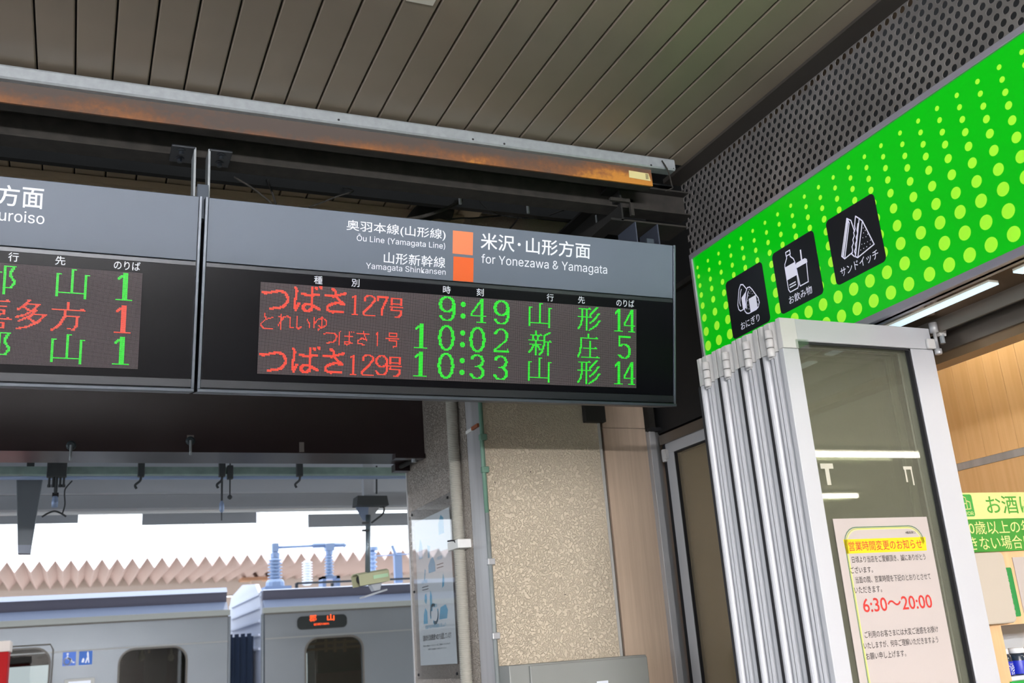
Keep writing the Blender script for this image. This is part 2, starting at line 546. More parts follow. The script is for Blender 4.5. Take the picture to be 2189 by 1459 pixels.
# one plank: a shallow folded-edge tray
x0, x1, yA, yB = 0.031 + 0.003, 0.031 + PITCH - 0.003, -9.0, 3.32
pb = B()
prof = [(x0, ZC + 0.018), (x0, ZC + 0.004), (x0 + 0.004, ZC), (x1 - 0.004, ZC), (x1, ZC + 0.004), (x1, ZC + 0.018)]
pb.add([(x, yA, z) for x, z in prof] + [(x, yB, z) for x, z in prof], [(i, i + 1, i + 7, i + 6) for i in range(5)] + [(0, 1, 2, 3, 4, 5), (11, 10, 9, 8, 7, 6)])
pl0 = mk('plank', pb, M_ceil, ceil)
for k in range(-40, 21):
    if k == 0:
        continue
    c = pl0.copy(); COL.objects.link(c); c.parent = ceil; c.location = (k * PITCH, 0, 0)
# pale repair patch on one plank
mk('patch', B().box(0.867, 0.956, onZ(905, 8, ZC).y - 0.16, onZ(905, 8, ZC).y, ZC - 0.0015, ZC - 0.0005), M_plaster, ceil)

ceil2 = mk('ceiling', B().box(-9, 1.60, 3.97, 5.0, ZC + 0.02, ZC + 0.1), M_ceilgap, kind='structure', label='second run of ceiling planks behind the open slot above the departure boards')
pb = B()
pb.add([(x, 3.97, z) for x, z in prof] + [(x, 4.06, z) for x, z in prof], [(i, i + 1, i + 7, i + 6) for i in range(5)] + [(0, 1, 2, 3, 4, 5), (11, 10, 9, 8, 7, 6)])
pl1 = mk('plank', pb, mat('lit_ceiling_paint', (176, 160, 136), rough=0.4), ceil2)  # paler copy of the ceiling paint, the light on it put into the colour
for k in range(-24, 14):
    if k == 0:
        continue
    c = pl1.copy(); COL.objects.link(c); c.parent = ceil2; c.location = (k * PITCH, 0, 0)
mk('trim_1', B().box(-9, 1.60, 4.03, 4.055, ZC - 0.035, ZC - 0.005).box(-9, 1.6, 4.05, 4.07, ZC - 0.075, ZC - 0.035), mat('tan_moulding', (170, 152, 128), rough=0.4), kind='structure',
   label='tan moulding along the edge of the rear ceiling planks')
mk('wall_plenum', B().box(-9, 1.60, 4.08, 4.12, 3.25, ZC - 0.03), M_black, kind='structure', label='black fascia board behind the departure boards')
mk('roof_slab', B().box(-9, 2.9, 3.0, 6.2, 4.25, 4.4), M_void, kind='structure', label='dark roof slab above the ceiling slot')
mk('wall_header', B().box(-9, 1.686, 5.035, 5.315, 2.64, 4.25), M_maroon, kind='structure', label='dark maroon beam across the platform opening')

mk('wall_rear', B().box(-9.2, 2.8, -9.2, -9, 0, ZC), mat('grey_wall_tile', (104, 100, 96), rough=0.5), kind='structure', label='pale wall at the rear of the concourse')

# wall of the shop side: black board beyond the lightbox
mk('wall_right', B().box(2.625, 2.70, 2.95, 4.22, 2.575, 3.21), mat('black_board', (20, 20, 22), rough=0.6), kind='structure', label='black wall board between lightbox sign and column')
mk('trim_2', B().box(2.60, 2.72, 3.3, 4.3, 3.21, 3.235), M_dusty, kind='structure', label='dusty ledge on top of the black wall board')
mk('wall_plenum', B().box(2.75, 2.80, -9, 5.4, 3.1, 4.25), M_void, kind='structure', label='dark wall behind the perforated panel')
mk('wall_plenum', B().box(2.30, 2.80, 5.0, 5.05, 2.6, 4.25), M_void, kind='structure', label='dark wall closing the gap behind the column')

# ------------------------------------------------------------------ rail and steel above the boards
r = B()
YR = 3.25
r.add([(-4, YR, ZC - 0.025), (-4, YR - 0.0, ZC - 0.062), (-4, YR + 0.006, ZC - 0.068), (-4, YR + 0.05, ZC - 0.068), (-4, YR + 0.05, ZC - 0.064), (-4, YR + 0.008, ZC - 0.064),
       (-4, YR + 0.003, ZC - 0.060), (-4, YR + 0.003, ZC - 0.022), (-4, YR + 0.05, ZC - 0.022), (-4, YR + 0.05, ZC - 0.018), (-4, YR + 0.003, ZC - 0.018)], [])
sec = list(r.v); r = B(); r.prism(sec, (6.275, 0, 0))
rail = thing('ceiling_rail', (0, YR, ZC - 0.07), 'galvanised steel channel rail running along the ceiling edge', 'rail')
mk('channel', r, M_galv, rail)
for px in (724, 1011, 1078, 1392, 1440):
    p = onY(px, 142 + 0.145 * px + 9, YR)
    mk('bolt_hole', B().lathe([(0.0045 if px < 1400 else 0.0025, 0), (0.0045 if px < 1400 else 0.0025, 0.0012)], p + V3((0, -0.001, 0)), (0, 1, 0), 10), M_gasket, rail)
mk('clip', B().tube(smooth_path([onY(1415, 343, 3.245), onY(1428, 365, 3.24), onY(1436, 395, 3.24), onY(1437, 402, 3.245), onY(1422, 408, 3.26)]), 0.003, 6), M_dusty, rail, smooth=True)

zb = 3.436
beam = thing('rusty_steel_beam', (0.9, 3.30, zb), 'rust-stained steel beam under the galvanised ceiling rail', 'beam')
mk('web', B().box(-4, 2.168, 3.276, 3.284, zb, zb + 0.078), M_rust, beam)
mk('flange', B().box(-4, 2.166, 3.276, 3.35, zb + 0.078, zb + 0.085), M_dusty, beam)
mk('flange', B().box(-4, 2.166, 3.284, 3.33, zb, zb + 0.006), M_dusty, beam)
lp = [onY(1344, 364, 3.275), onY(1386, 371, 3.275), onY(1391, 387, 3.275), onY(1345, 379, 3.275)]
lab = mk('sticker', B().prism(lp, (0, -0.0006, 0)), mat('yellowed_label', (196, 186, 132), rough=0.7), beam)
for i in range(6):
    z = lp[1].z - 0.004 - i * 0.0042
    mk('printed_bar', B().box(lp[1].x - 0.016, lp[1].x - 0.002, 3.2740, 3.2743, z - 0.0011, z + 0.0011), M_ink, lab)

def hbeam(name, y, z, h, d, m, label, x0=-4, x1=2.45):
    t = thing(name, ((x0 + x1) / 2, y, z), label, 'beam')
    mk('web', B().box(x0, x1, y, y + 0.008, z, z + h), m, t)
    mk('flange', B().box(x0, x1, y - d / 2, y + d / 2, z - 0.007, z), m, t)
    mk('flange', B().box(x0, x1, y - d / 2, y + d / 2, z + h, z + h + 0.007), m, t)
    return t
hbeam('steel_beam', 3.47, 3.405, 0.10, 0.09, M_dusty, 'dusty dark steel beam the departure boards hang from')
hbeam('steel_beam', 3.80, 3.500, 0.62, 0.03, M_black, 'black steel beam deep in the ceiling slot')
hbeam('steel_beam', 3.56, 3.56, 0.03, 0.05, M_black, 'thin black steel angle between the two slot beams')
yb = thing('steel_beam', (2.12, 3.7, 3.30), 'black channel beam running away towards the column', 'beam')
mk('web', B().box(2.075, 2.083, 3.40, 4.25, 3.33, 3.47), M_black, yb)
mk('flange', B().box(2.02, 2.083, 3.40, 4.25, 3.32, 3.33), M_black, yb)
mk('flange', B().box(2.02, 2.083, 3.40, 4.25, 3.465, 3.475), M_black, yb)
mk('end_bracket', B().box(2.02, 2.13, 3.385, 3.40, 3.405, 3.42).box(2.115, 2.13, 3.385, 3.40, 3.345, 3.42), M_dusty, yb)
for px, py in ((983, 420), (1128, 440), (1275, 460)):
    p = onY(px, py, 3.62)
    t = thing('anchor_bolt', p - V3((0, 0, 0.03)), {983: 'steel anchor bolt above the two orange squares of the board', 1128: 'middle steel anchor bolt above the right-hand departure board',
                                                   1275: 'steel anchor bolt beside the black channel beam'}[px], 'bolt')
    mk('nut', B().lathe([(0.014, 0.0), (0.014, 0.016)], p, (0, 0, 1), 6), M_dusty, t)
    mk('rod', B().lathe([(0.0065, -0.035), (0.0065, 0.09)], p, (0, 0, 1), 10), M_galv, t, smooth=True)
# loose cables and a duct elbow in the slot
for nm, pts, rr, y, lb in (('cable', [(860, 470), (905, 462), (955, 445), (985, 428)], 0.008, 3.72, 'thick grey cable dropping behind the board from an anchor bolt'),
                           ('cable', [(955, 470), (985, 466), (1010, 466), (1060, 462), (1110, 460)], 0.004, 3.9, 'thin pale cable lying in front of the stucco column top'),
                           ('cable', [(500, 378), (540, 402), (570, 425), (590, 440)], 0.004, 3.55, 'thin cable hanging beside the right bracket plate'),
                           ('cable', [(1022, 425), (1040, 445), (1080, 462), (1150, 466), (1200, 450)], 0.0025, 3.8, 'thin slack wire looping between anchor bolts'),
                           ('cable', [(660, 443), (690, 432), (720, 420), (755, 408)], 0.003, 3.6, 'thin cable rising to the right above the board')):
    path = [onY(a, b, y) for a, b in pts]
    path.append(V3((path[-1].x + 0.02, 4.203, path[-1].z)) if y > 3.85 else V3((path[-1].x + 0.01, 3.797, max(path[-1].z, 3.53))))
    mk(nm, B().tube(smooth_path(path), rr, 8), M_dusty, label=lb, cat='cable', smooth=True)
dp = [onY(a, b, 4.0) for a, b in ((885, 478), (905, 455), (935, 447), (965, 452))]
mk('duct_elbow', B().tube(smooth_path(dp, 5), 0.045, 14), M_dusty, label='dusty round duct elbow behind the top edge of the board', cat='duct', smooth=True)

# ================================================================== DEPARTURE BOARDS
TH = math.radians(12.5)
SO = V3((0, 3.4, 2.507)); SU = V3((1, 0, 0)); SV = V3((0, -math.sin(TH), math.cos(TH))); SN = V3((0, -math.cos(TH), -math.sin(TH)))
def S(u, v, w=0.0):
    return SO + SU * u + SV * v + SN * w
def sbox(b, u0, u1, v0, v1, w0, w1):
    return b.obox(S(u0, v0, w0), SU * (u1 - u0), SV * (v1 - v0), SN * (w1 - w0))
SF = lambda lift: (lambda u, v, c=0.0: S(u, v, lift + c))

# ---- dot-matrix characters, drawn as strokes on the LED grid (x right, y down)
def ell(cx, cy, rx, ry, a0, a1, n=24):
    return [(cx + rx * math.cos(math.radians(a0 + (a1 - a0) * i / n)), cy - ry * math.sin(math.radians(a0 + (a1 - a0) * i / n))) for i in range(n + 1)]
T = (1, 1); K2 = (2, 1); K3 = (3, 1); Q2 = (2, 2)
def digit(ch):
    if ch == '0': return [(K3, ell(7, 11.5, 6.6, 11.2, 0, 360, 60))]
    if ch == '1': return [((4, 1), [(7, 0), (7, 22)]), (T, [(2, 4), (6, 1)]), (T, [(2, 5), (6, 2)]), (T, [(1, 22), (13, 22)])]
    if ch == '2': return [(K3, ell(7, 6.5, 6, 6.2, 170, -10)), (K2, [(13, 8), (12, 11), (1, 20), (0, 22)]), (T, [(0, 22), (15, 22)]), (T, [(0, 21), (15, 21)]), (T, [(14, 19), (15, 22)])]
    if ch == '3': return [(K3, ell(7, 5.6, 5.6, 5.4, 160, -90)), (T, [(5, 11), (9, 11)]), (K3, ell(7, 16.6, 6.2, 5.7, 80, -165))]
    if ch == '4': return [(K3, [(11, 0), (11, 21)]), (K2, [(10, 1), (0, 15)]), (T, [(0, 16), (15, 16)]), (T, [(6, 22), (15, 22)])]
    if ch == '5': return [(T, [(1, 0), (14, 0)]), (T, [(1, 1), (14, 1)]), (K2, [(1, 0), (1, 10)]), (K3, ell(7, 15, 6.5, 7, 130, -150))]
    if ch == '9': return [(K3, ell(7, 7, 6.6, 6.8, 0, 360, 50)), (K3, [(13.5, 6), (13.5, 15)]), (K3, ell(7, 15.5, 6.6, 6.8, 0, -160))]
    if ch == ':': return [(T, [(a, y + b), (c, y + b)]) for y in (6, 17) for b, a, c in ((-2, 3, 5), (-1, 2, 6), (0, 2, 6), (1, 2, 6), (2, 3, 5))]
KJ = {
    'yama': [(K2, [(0, 4), (0, 22)]), (T, [(0, 4), (3, 4)]), (K2, [(11, 0), (11, 18)]), (T, [(11, 0), (14, 0)]), (K2, [(21, 4), (21, 23)]), (T, [(21, 4), (24, 4)]), (T, [(0, 19), (22, 19)])],
    'gata': [(T, [(1, 2), (14, 2)]), (T, [(12, 1), (14, 2)]), (T, [(0, 10), (15, 10)]), (T, [(13, 9), (15, 10)]), (K2, [(4, 2), (4, 14), (3, 18), (0, 22)]), (K2, [(9, 2), (9, 23)]),
             (K2, [(21, 0), (18, 3), (13, 8)]), (K2, [(23, 6), (19, 11), (13, 16)]), (K2, [(24, 13), (20, 18), (12, 23)])],
    'shin': [(K2, [(7, 0), (7, 3)]), (T, [(2, 4), (14, 4)]), (T, [(12, 3), (13, 3)]), (K2, [(4, 5), (5, 8)]), (K2, [(10, 5), (9, 8)]), (T, [(0, 9), (15, 9)]), (T, [(1, 13), (13, 13)]), (K2, [(7, 9), (7, 23)]),
             (K2, [(5, 14), (3, 18), (0, 21)]), (K2, [(9, 14), (12, 18)]), (K2, [(22, 1), (16, 4)]), (K2, [(16, 4), (16, 14), (14, 20), (11, 23)]), (T, [(16, 10), (24, 10)]), (T, [(22, 9), (23, 9)]), (K2, [(20, 10), (20, 23)])],
    'jo': [(K2, [(11, 0), (11, 3)]), (T, [(3, 4), (22, 4)]), (T, [(20, 3), (21, 3)]), (K2, [(3, 4), (3, 14), (2, 19), (0, 23)]), (K2, [(13, 7), (13, 22)]), (T, [(6, 14), (21, 14)]), (T, [(19, 13), (20, 13)]), (T, [(4, 23), (24, 23)]), (T, [(21, 22), (22, 22)])],
    'kori': [(T, [(1, 2), (11, 2)]), (T, [(0, 6), (13, 6)]), (T, [(1, 10), (11, 10)]), (K2, [(10, 2), (10, 10)]), (K2, [(6, 2), (5, 12), (0, 20)]), (T, [(3, 14), (11, 14)]), (K2, [(3, 14), (3, 22)]), (K2, [(10, 14), (10, 22)]), (T, [(3, 21), (11, 21)]),
             (K2, [(15, 1), (15, 23)]), (T, [(15, 1), (23, 1)]), (K2, [(22, 1), (20, 5), (19, 8)]), (K2, [(19, 8), (22, 12), (22, 15), (20, 18)]), (T, [(17, 18), (21, 18)])],
    'ki': [(T, [(2, 2), (22, 2)]), (T, [(20, 1), (21, 1)]), (K2, [(11, 0), (11, 6)]), (T, [(4, 6), (20, 6)]), (T, [(5, 9), (19, 9)]), (K2, [(5, 9), (5, 12)]), (K2, [(18, 9), (18, 12)]), (T, [(5, 12), (19, 12)]), (K2, [(8, 13), (9, 15)]), (K2, [(15, 13), (14, 15)]),
           (T, [(0, 16), (24, 16)]), (T, [(21, 15), (22, 15)]), (T, [(5, 19), (19, 19)]), (K2, [(5, 19), (5, 23)]), (K2, [(18, 19), (18, 23)]), (T, [(5, 23), (19, 23)])],
    'ta': [(K2, [(9, 0), (6, 4), (1, 8)]), (T, [(9, 3), (17, 3)]), (K2, [(16, 3), (12, 8), (6, 12), (0, 14)]), (K2, [(5, 5), (9, 8)]), (K2, [(14, 8), (11, 12), (2, 17)]), (T, [(14, 11), (22, 11)]), (K2, [(21, 11), (16, 17), (9, 21), (1, 23)]), (K2, [(9, 14), (13, 17)])],
    'kata': [(K2, [(11, 0), (11, 5)]), (T, [(0, 6), (24, 6)]), (T, [(21, 5), (23, 5)]), (K2, [(10, 6), (9, 12), (6, 18), (0, 23)]), (T, [(10, 11), (20, 11)]), (K2, [(19, 11), (18, 19), (16, 22)]), (T, [(12, 21), (17, 22)])],
}
TSUBASA = [(Q2, [(1, 8), (4, 9.2), (11, 7.5), (17, 6.3), (21, 8), (23, 11.5), (23, 15.5), (20, 19.8), (15, 21.7), (8.6, 22.2)]),
           (Q2, [(29.7, 2), (31, 5), (30.5, 11), (29, 14), (29, 18), (30.5, 22)]), (Q2, [(33, 16), (31.5, 19), (30.7, 22.3)]), (Q2, [(35.5, 7.4), (41, 8.4), (50, 7.6)]), (Q2, [(44, 1.5), (44, 21)]),
           (Q2, [(47, 1), (48.5, 2.2)]), (Q2, [(51, 0), (52.5, 1.2)]), (Q2, [(44, 16.5), (38, 17), (36, 19.5), (38.5, 22), (42, 22), (44, 20)]), (Q2, [(44.5, 17), (51.5, 20.5)]),
           (Q2, [(62.5, 1), (65, 3), (66, 8), (70, 12), (73, 14.2)]), (Q2, [(56.6, 7.4), (63, 8), (74, 4.8)]), (Q2, [(72.6, 14.4), (68, 13.6), (63, 14.4), (58, 17.6), (58.6, 20.4), (63, 22), (72.6, 21.8)])]
N1 = [(Q2, [(83.5, 6), (83.5, 22)]), (T, [(81, 7.5), (83, 6)]), (T, [(81, 22.6), (86, 22.6)])]
N2 = [(K2, [(92, 9.5), (92.5, 7), (95, 5.2), (98, 5), (101, 6.5), (101, 10), (97, 14.9), (92, 20), (91.5, 22)]), (T, [(91.5, 22.6), (101.5, 22.6)])]
N7 = [(K2, [(104.3, 8.6), (104.3, 6)]), (T, [(104.3, 5.4), (114, 5.4)]), (T, [(104.3, 6.2), (114, 6.2)]), (K2, [(113.2, 6), (109, 16), (108.7, 22)])]
N9 = [(K2, ell(109.5, 10, 5, 4.8, 0, 360, 40)), (K2, [(114, 10), (114, 18)]), (K2, ell(109.5, 17.5, 5, 5, 0, -160))]
GO = [(T, [(117, 6), (127, 6)]), (K2, [(117, 6), (117, 12)]), (K2, [(126, 6), (126, 12)]), (T, [(117, 11), (127, 11)]), (T, [(116, 14), (128, 14)]), (T, [(118, 15), (117, 17)]), (T, [(118, 17), (127, 17)]), (K2, [(126, 17), (126, 21), (124, 23)]), (T, [(121, 23), (125, 23)])]
SMALL1 = [(T, [(3.5, 27), (5, 32)]), (T, [(11, 30), (5, 32), (1.2, 35.5), (1.2, 38), (3, 39.6), (11, 39.6)]),
          (T, [(18.4, 27), (18.4, 40)]), (T, [(16, 29), (19, 30), (23, 28.2), (26, 29), (26.5, 38), (28.5, 38)]), (T, [(19.5, 31), (16, 36.5)]),
          (T, [(31.6, 28), (31.6, 36.5), (33.6, 39), (35.5, 37)]), (T, [(40.6, 30), (42.6, 33), (42.6, 37)]),
          (T, [(47.3, 27.6), (47, 36.6)]), (T, [(47.6, 33), (50.8, 29), (54.7, 28), (58, 30), (58, 34), (54.7, 36.4), (50.8, 35)]), (T, [(54, 26.7), (53.8, 36.5), (50.8, 38.8)])]
SMALL2 = [(T, [(55.5, 42), (59, 41), (65.6, 40.5), (67.6, 43), (67.2, 46), (64.5, 49), (59.4, 49.8)]),
          (T, [(70.5, 39.3), (70.3, 50.8)]), (T, [(74.6, 42.9), (82, 42.6)]), (T, [(79.3, 39.4), (79.3, 49), (77, 50.5), (74.8, 49.6), (75.5, 48), (79.3, 48)]), (T, [(79.3, 48), (81.5, 49.4)]), (T, [(81, 39), (81, 39.4)]), (T, [(83, 38.6), (83, 39)]),
          (T, [(86.3, 40.4), (96.5, 40.2)]), (T, [(92, 37.7), (92.6, 41), (95.3, 46)]), (T, [(94.5, 44.6), (90, 44.4), (86.8, 46.6), (87.4, 49), (93, 49.8)]),
          (T, [(104, 39.5), (105, 38.2), (105, 49.7)]),
          (T, [(115.6, 37.5), (123.4, 37.5), (123.4, 41), (115.6, 41), (115.6, 37.5)]), (T, [(113, 43), (125.4, 43)]), (T, [(116, 43), (115.6, 45.4), (123, 45.4), (123, 49.4), (119.5, 50.6)])]
def raster(strokes, dx=0.0, dy=0.0):
    out = set()
    for (pw, ph), pts in strokes:
        for i in range(len(pts) - 1):
            (xa, ya), (xb, yb_) = pts[i], pts[i + 1]
            n = max(1, int(max(abs(xb - xa), abs(yb_ - ya)) * 3))
            for k in range(n + 1):
                x = xa + (xb - xa) * k / n + dx; y = ya + (yb_ - ya) * k / n + dy
                gx = int(round(x - (pw - 1) / 2.0 + 1e-6)); gy = int(round(y - (ph - 1) / 2.0 + 1e-6))
                for a in range(pw):
                    for b_ in range(ph):
                        out.add((gx + a, gy + b_))
    return out
DP = 0.004
def led_word(name, dots, m, parent, u0, v1, nc, label):
    b = B()
    for gx, gy in dots:
        if 0 <= gx < nc and 0 <= gy < 80:
            u = u0 + (gx + 0.5) * DP; v = v1 - (gy + 0.5) * DP
            b.poly([S(u + 0.00168 * math.cos(2 * PI * k / 8), v + 0.00168 * math.sin(2 * PI * k / 8), 0.0045) for k in range(8)])
    if b.v:
        mk(name, b, m, parent, label=label, kind='stuff')

def board(u0, u1, lu0, lu1, label):
    """one board: housing from u0 to u1, LED field from lu0 to lu1"""
    bl = thing('departure_board', S((u0 + u1) / 2, 0, -0.06), label, 'departure board')
    b = B()
    sbox(b, u0, u1, 0.0, 0.672, -0.15, -0.012)
    mk('housing', b, M_trimdark, bl, bevel=0.003)
    mk('header_panel', sbox(B(), u0 + 0.012, u1 - 0.012, 0.447, 0.668, -0.012, 0.0), M_signgrey, bl, bevel=0.001)
    mk('display_window', sbox(B(), u0 + 0.012, u1 - 0.012, 0.044, 0.428, -0.012, 0.0), M_signdark, bl)
    mk('upper_bar', sbox(B(), u0 + 0.012, u1 - 0.012, 0.428, 0.443, -0.012, 0.002), M_trimdark, bl, bevel=0.001)
    mk('lower_bar', sbox(B(), u0 + 0.010, u1 - 0.010, 0.016, 0.044, -0.012, 0.004), M_trimdark, bl, bevel=0.001)
    mk('bottom_ledge', sbox(B(), u0, u1, 0.0, 0.012, -0.05, 0.010), M_trim, bl, bevel=0.002)
    for e in (u0, u1 - 0.010):
        mk('side_trim', sbox(B(), e, e + 0.010, 0.004, 0.67, -0.02, 0.005), M_trim, bl, bevel=0.0015)
    me = B(); nc = round((lu1 - lu0) / DP)
    me.poly([S(lu0, 0.070, 0.0015), S(lu1, 0.070, 0.0015), S(lu1, 0.390, 0.0015), S(lu0, 0.390, 0.0015)])
    o = mk('led_matrix', me, M_led, bl)
    uvl = o.data.uv_layers.new(name='UVMap')
    for li, (a, c) in enumerate(((0, 0), (nc, 0), (nc, 80), (0, 80))):
        uvl.data[li].uv = (a, c)
    return bl, nc

R_, nc = board(0.345, 2.226, 0.541, 2.041, 'right-hand grey departure board listing three trains, with two orange squares')
fr = SF(0.0006)
text('奥羽本線(山形線)', fr, 0.838, 1.217, 0.596, 0.640, 'lettering', M_white, R_, 0.004)
text('Ōu Line (Yamagata Line)', fr, 0.877, 1.216, 0.560, 0.592, 'lettering', M_white, R_)
text('山形新幹線', fr, 0.980, 1.218, 0.492, 0.535, 'lettering', M_white, R_, 0.004)
text('Yamagata Shinkansen', fr, 0.914, 1.220, 0.461, 0.489, 'lettering', M_white, R_)
text('米沢', fr, 1.359, 1.500, 0.578, 0.642, 'lettering', M_white, R_, 0.008)
mk('lettering', B().poly([S(1.519 + 0.0065 * math.cos(2 * PI * k / 12), 0.610 + 0.0065 * math.sin(2 * PI * k / 12), 0.0006) for k in range(12)]), M_white, R_)
text('山形方面', fr, 1.548, 1.829, 0.578, 0.642, 'lettering', M_white, R_, 0.008)
text('for Yonezawa & Yamagata', fr, 1.363, 1.906, 0.515, 0.560, 'lettering', M_white, R_)
mk('colour_square', sbox(B(), 1.246, 1.327, 0.551, 0.639, 0.0003, 0.0012), M_oran1, R_, label='light orange line square')
mk('colour_square', sbox(B(), 1.250, 1.331, 0.448, 0.540, 0.0003, 0.0012), M_oran2, R_, label='deep orange line square')
def heads(parent, items):
    for s_, uc, w in items:
        text(s_, fr, uc - w / 2, uc + w / 2, 0.397, 0.426, 'column_heading', M_white, parent, 0.004)
heads(R_, (('種', 0.742, 0.030), ('別', 0.877, 0.029), ('時', 1.226, 0.030), ('刻', 1.360, 0.029), ('行', 1.654, 0.030), ('先', 1.791, 0.030), ('のりば', 1.990, 0.082)))
L0 = 26.67
def place(strokes, col, line):
    return raster(strokes, col, round(line * L0) + 1)
def dig(sx, items, line):
    out = set()
    for ch, col in items:
        st = digit(ch)
        if sx != 1:
            st = [(pen if pen[0] < 4 else (3, pen[1]), [(x * sx, y) for x, y in pts]) for pen, pts in st]
        out |= place(st, col, line)
    return out
led_word('led_lettering', raster(TSUBASA + N1 + N2 + N7 + GO, 0, 0), M_red, R_, 0.541, 0.390, nc, 'red dot-matrix train name on the first line')
led_word('led_lettering', raster(SMALL1, 0, 0), M_red, R_, 0.541, 0.390, nc, 'small red dot-matrix name on the second line')
led_word('led_lettering', raster(SMALL2, 0, 0), M_red, R_, 0.541, 0.390, nc, 'small red dot-matrix train number on the second line')
led_word('led_lettering', raster(TSUBASA + N1 + N2 + N9 + GO, 0, 54), M_red, R_, 0.541, 0.390, nc, 'red dot-matrix train name on the third line')
led_word('led_lettering', dig(1, (('9', 164), (':', 183), ('4', 195), ('9', 219)), 0), M_grn, R_, 0.541, 0.390, nc, 'green dot-matrix time 9:49')
led_word('led_lettering', dig(1, (('1', 139), ('0', 164), (':', 183), ('0', 195), ('2', 219)), 1), M_grn, R_, 0.541, 0.390, nc, 'green dot-matrix time 10:02')
led_word('led_lettering', dig(1, (('1', 139), ('0', 164), (':', 183), ('3', 195), ('3', 219)), 2), M_grn, R_, 0.541, 0.390, nc, 'green dot-matrix time 10:33')
for ln, (a, b_, plat) in enumerate((('yama', 'gata', '14'), ('shin', 'jo', '5'), ('yama', 'gata', '14'))):
    led_word('led_lettering', place(KJ[a], 255, ln) | place(KJ[b_], 308, ln), M_grn, R_, 0.541, 0.390, nc, 'green dot-matrix destination')
    led_word('led_lettering', dig(0.8, (('1', 348), ('4', 360)), ln) if plat == '14' else dig(1, (('5', 353),), ln), M_grn, R_, 0.541, 0.390, nc, 'green dot-matrix platform number')

L_, ncl = board(-1.546, 0.335, -1.345, 0.155, 'left-hand grey departure board, cut by the edge of the photo')
text('方', fr, -0.292, -0.226, 0.574, 0.642, 'lettering', M_white, L_, 0.008)
text('面', fr, -0.218, -0.156, 0.574, 0.640, 'lettering', M_white, L_, 0.008)
text('Kuroiso', fr, -0.312, -0.150, 0.525, 0.562, 'lettering', M_white, L_)
heads(L_, (('行', -0.232, 0.030), ('先', -0.096, 0.030), ('のりば', 0.106, 0.082)))
CB = lambda u: round((u + 1.345) / DP)
led_word('led_lettering', place(KJ['kori'], CB(-0.316), 0) | place(KJ['yama'], CB(-0.105), 0), M_grn, L_, -1.345, 0.390, ncl, 'green dot-matrix destination')
led_word('led_lettering', place(KJ['ki'], CB(-0.325), 1) | place(KJ['ta'], CB(-0.218), 1) | place(KJ['kata'], CB(-0.112), 1), M_red, L_, -1.345, 0.390, ncl, 'red dot-matrix destination')
led_word('led_lettering', place(KJ['kori'], CB(-0.323), 2) | place(KJ['yama'], CB(-0.108), 2), M_grn, L_, -1.345, 0.390, ncl, 'green dot-matrix destination')
for ln, m in ((0, M_grn), (1, M_red), (2, M_grn)):
    led_word('led_lettering', dig(1, (('1', CB(0.073)),), ln), m, L_, -1.345, 0.390, ncl, 'dot-matrix platform number 1')

# hangers between the boards and at the right end
def bracket(xv, sgn, label):
    """folded steel bracket: horizontal plate bolted up, vertical plate down to the board"""
    t = thing('hanger_bracket', (xv, 3.36, 3.15), label, 'bracket', 'steel hanger brackets of the boards')
    xa = xv + sgn * 0.080
    mk('top_plate', B().box(xv, xa, 3.34, 3.46, 3.386, 3.394), M_trimdark, t, bevel=0.002)  # dark trim colour stands in for the shadow on this plate
    mk('side_plate', B().box(xv - 0.004, xv + 0.004, 3.345, 3.43, 3.16, 3.394), M_galv, t, bevel=0.001)
    for yy in (3.37, 3.43):
        mk('bolt', B().lathe([(0.016, 0.0), (0.016, -0.003)], (xv + sgn * 0.045, yy, 3.386), (0, 0, 1), 14).lathe([(0.009, 0.0), (0.009, -0.012)], (xv + sgn * 0.045, yy, 3.383), (0, 0, 1), 6), M_trimdark, t)
    mk('side_bolt', B().lathe([(0.009, -0.006), (0.009, 0.004), (0.005, 0.006), (0.005, 0.03)], (xv + sgn * 0.004, 3.37, 3.20), (sgn, 0, 0), 8), M_galv, t)
bracket(0.316, -1, 'steel hanger bracket left of the gap between the boards')
bracket(0.365, 1, 'steel hanger bracket right of the gap between the boards')
mk('hanger_post', B().box(0.322, 0.360, 3.30, 3.34, 3.1, 3.23), M_trim, label='grey steel post standing in the gap between the boards', cat='post', bevel=0.002)
hz = thing('hanger_bracket', (2.2, 3.45, 3.15), 'dark steel double-plate hanger at the right end of the boards', 'bracket', 'steel hanger brackets of the boards')
mk('cross_plate', B().box(2.07, 2.40, 3.40, 3.55, 3.322, 3.330), M_dusty, hz, bevel=0.001)
for xx in (2.135, 2.245):
    mk('side_plate', B().prism([(xx, 3.40, 3.322), (xx, 3.40, 3.20), (xx, 3.48, 3.13), (xx, 3.55, 3.17), (xx, 3.55, 3.322)], (0.006, 0, 0)), mat('blue_grey_steel', (72, 78, 92), rough=0.5, metal=0.4), hz)
mk('tongue', B().box(2.185, 2.22, 3.40, 3.41, 3.05, 3.25), M_trim, hz)
mk('bolt', B().lathe([(0.010, 0), (0.010, 0.012), (0.005, 0.012), (0.005, 0.12), (0.009, 0.12), (0.009, 0.13)], (2.125, 3.43, 3.22), (1, 0, 0), 8), M_galv, hz)

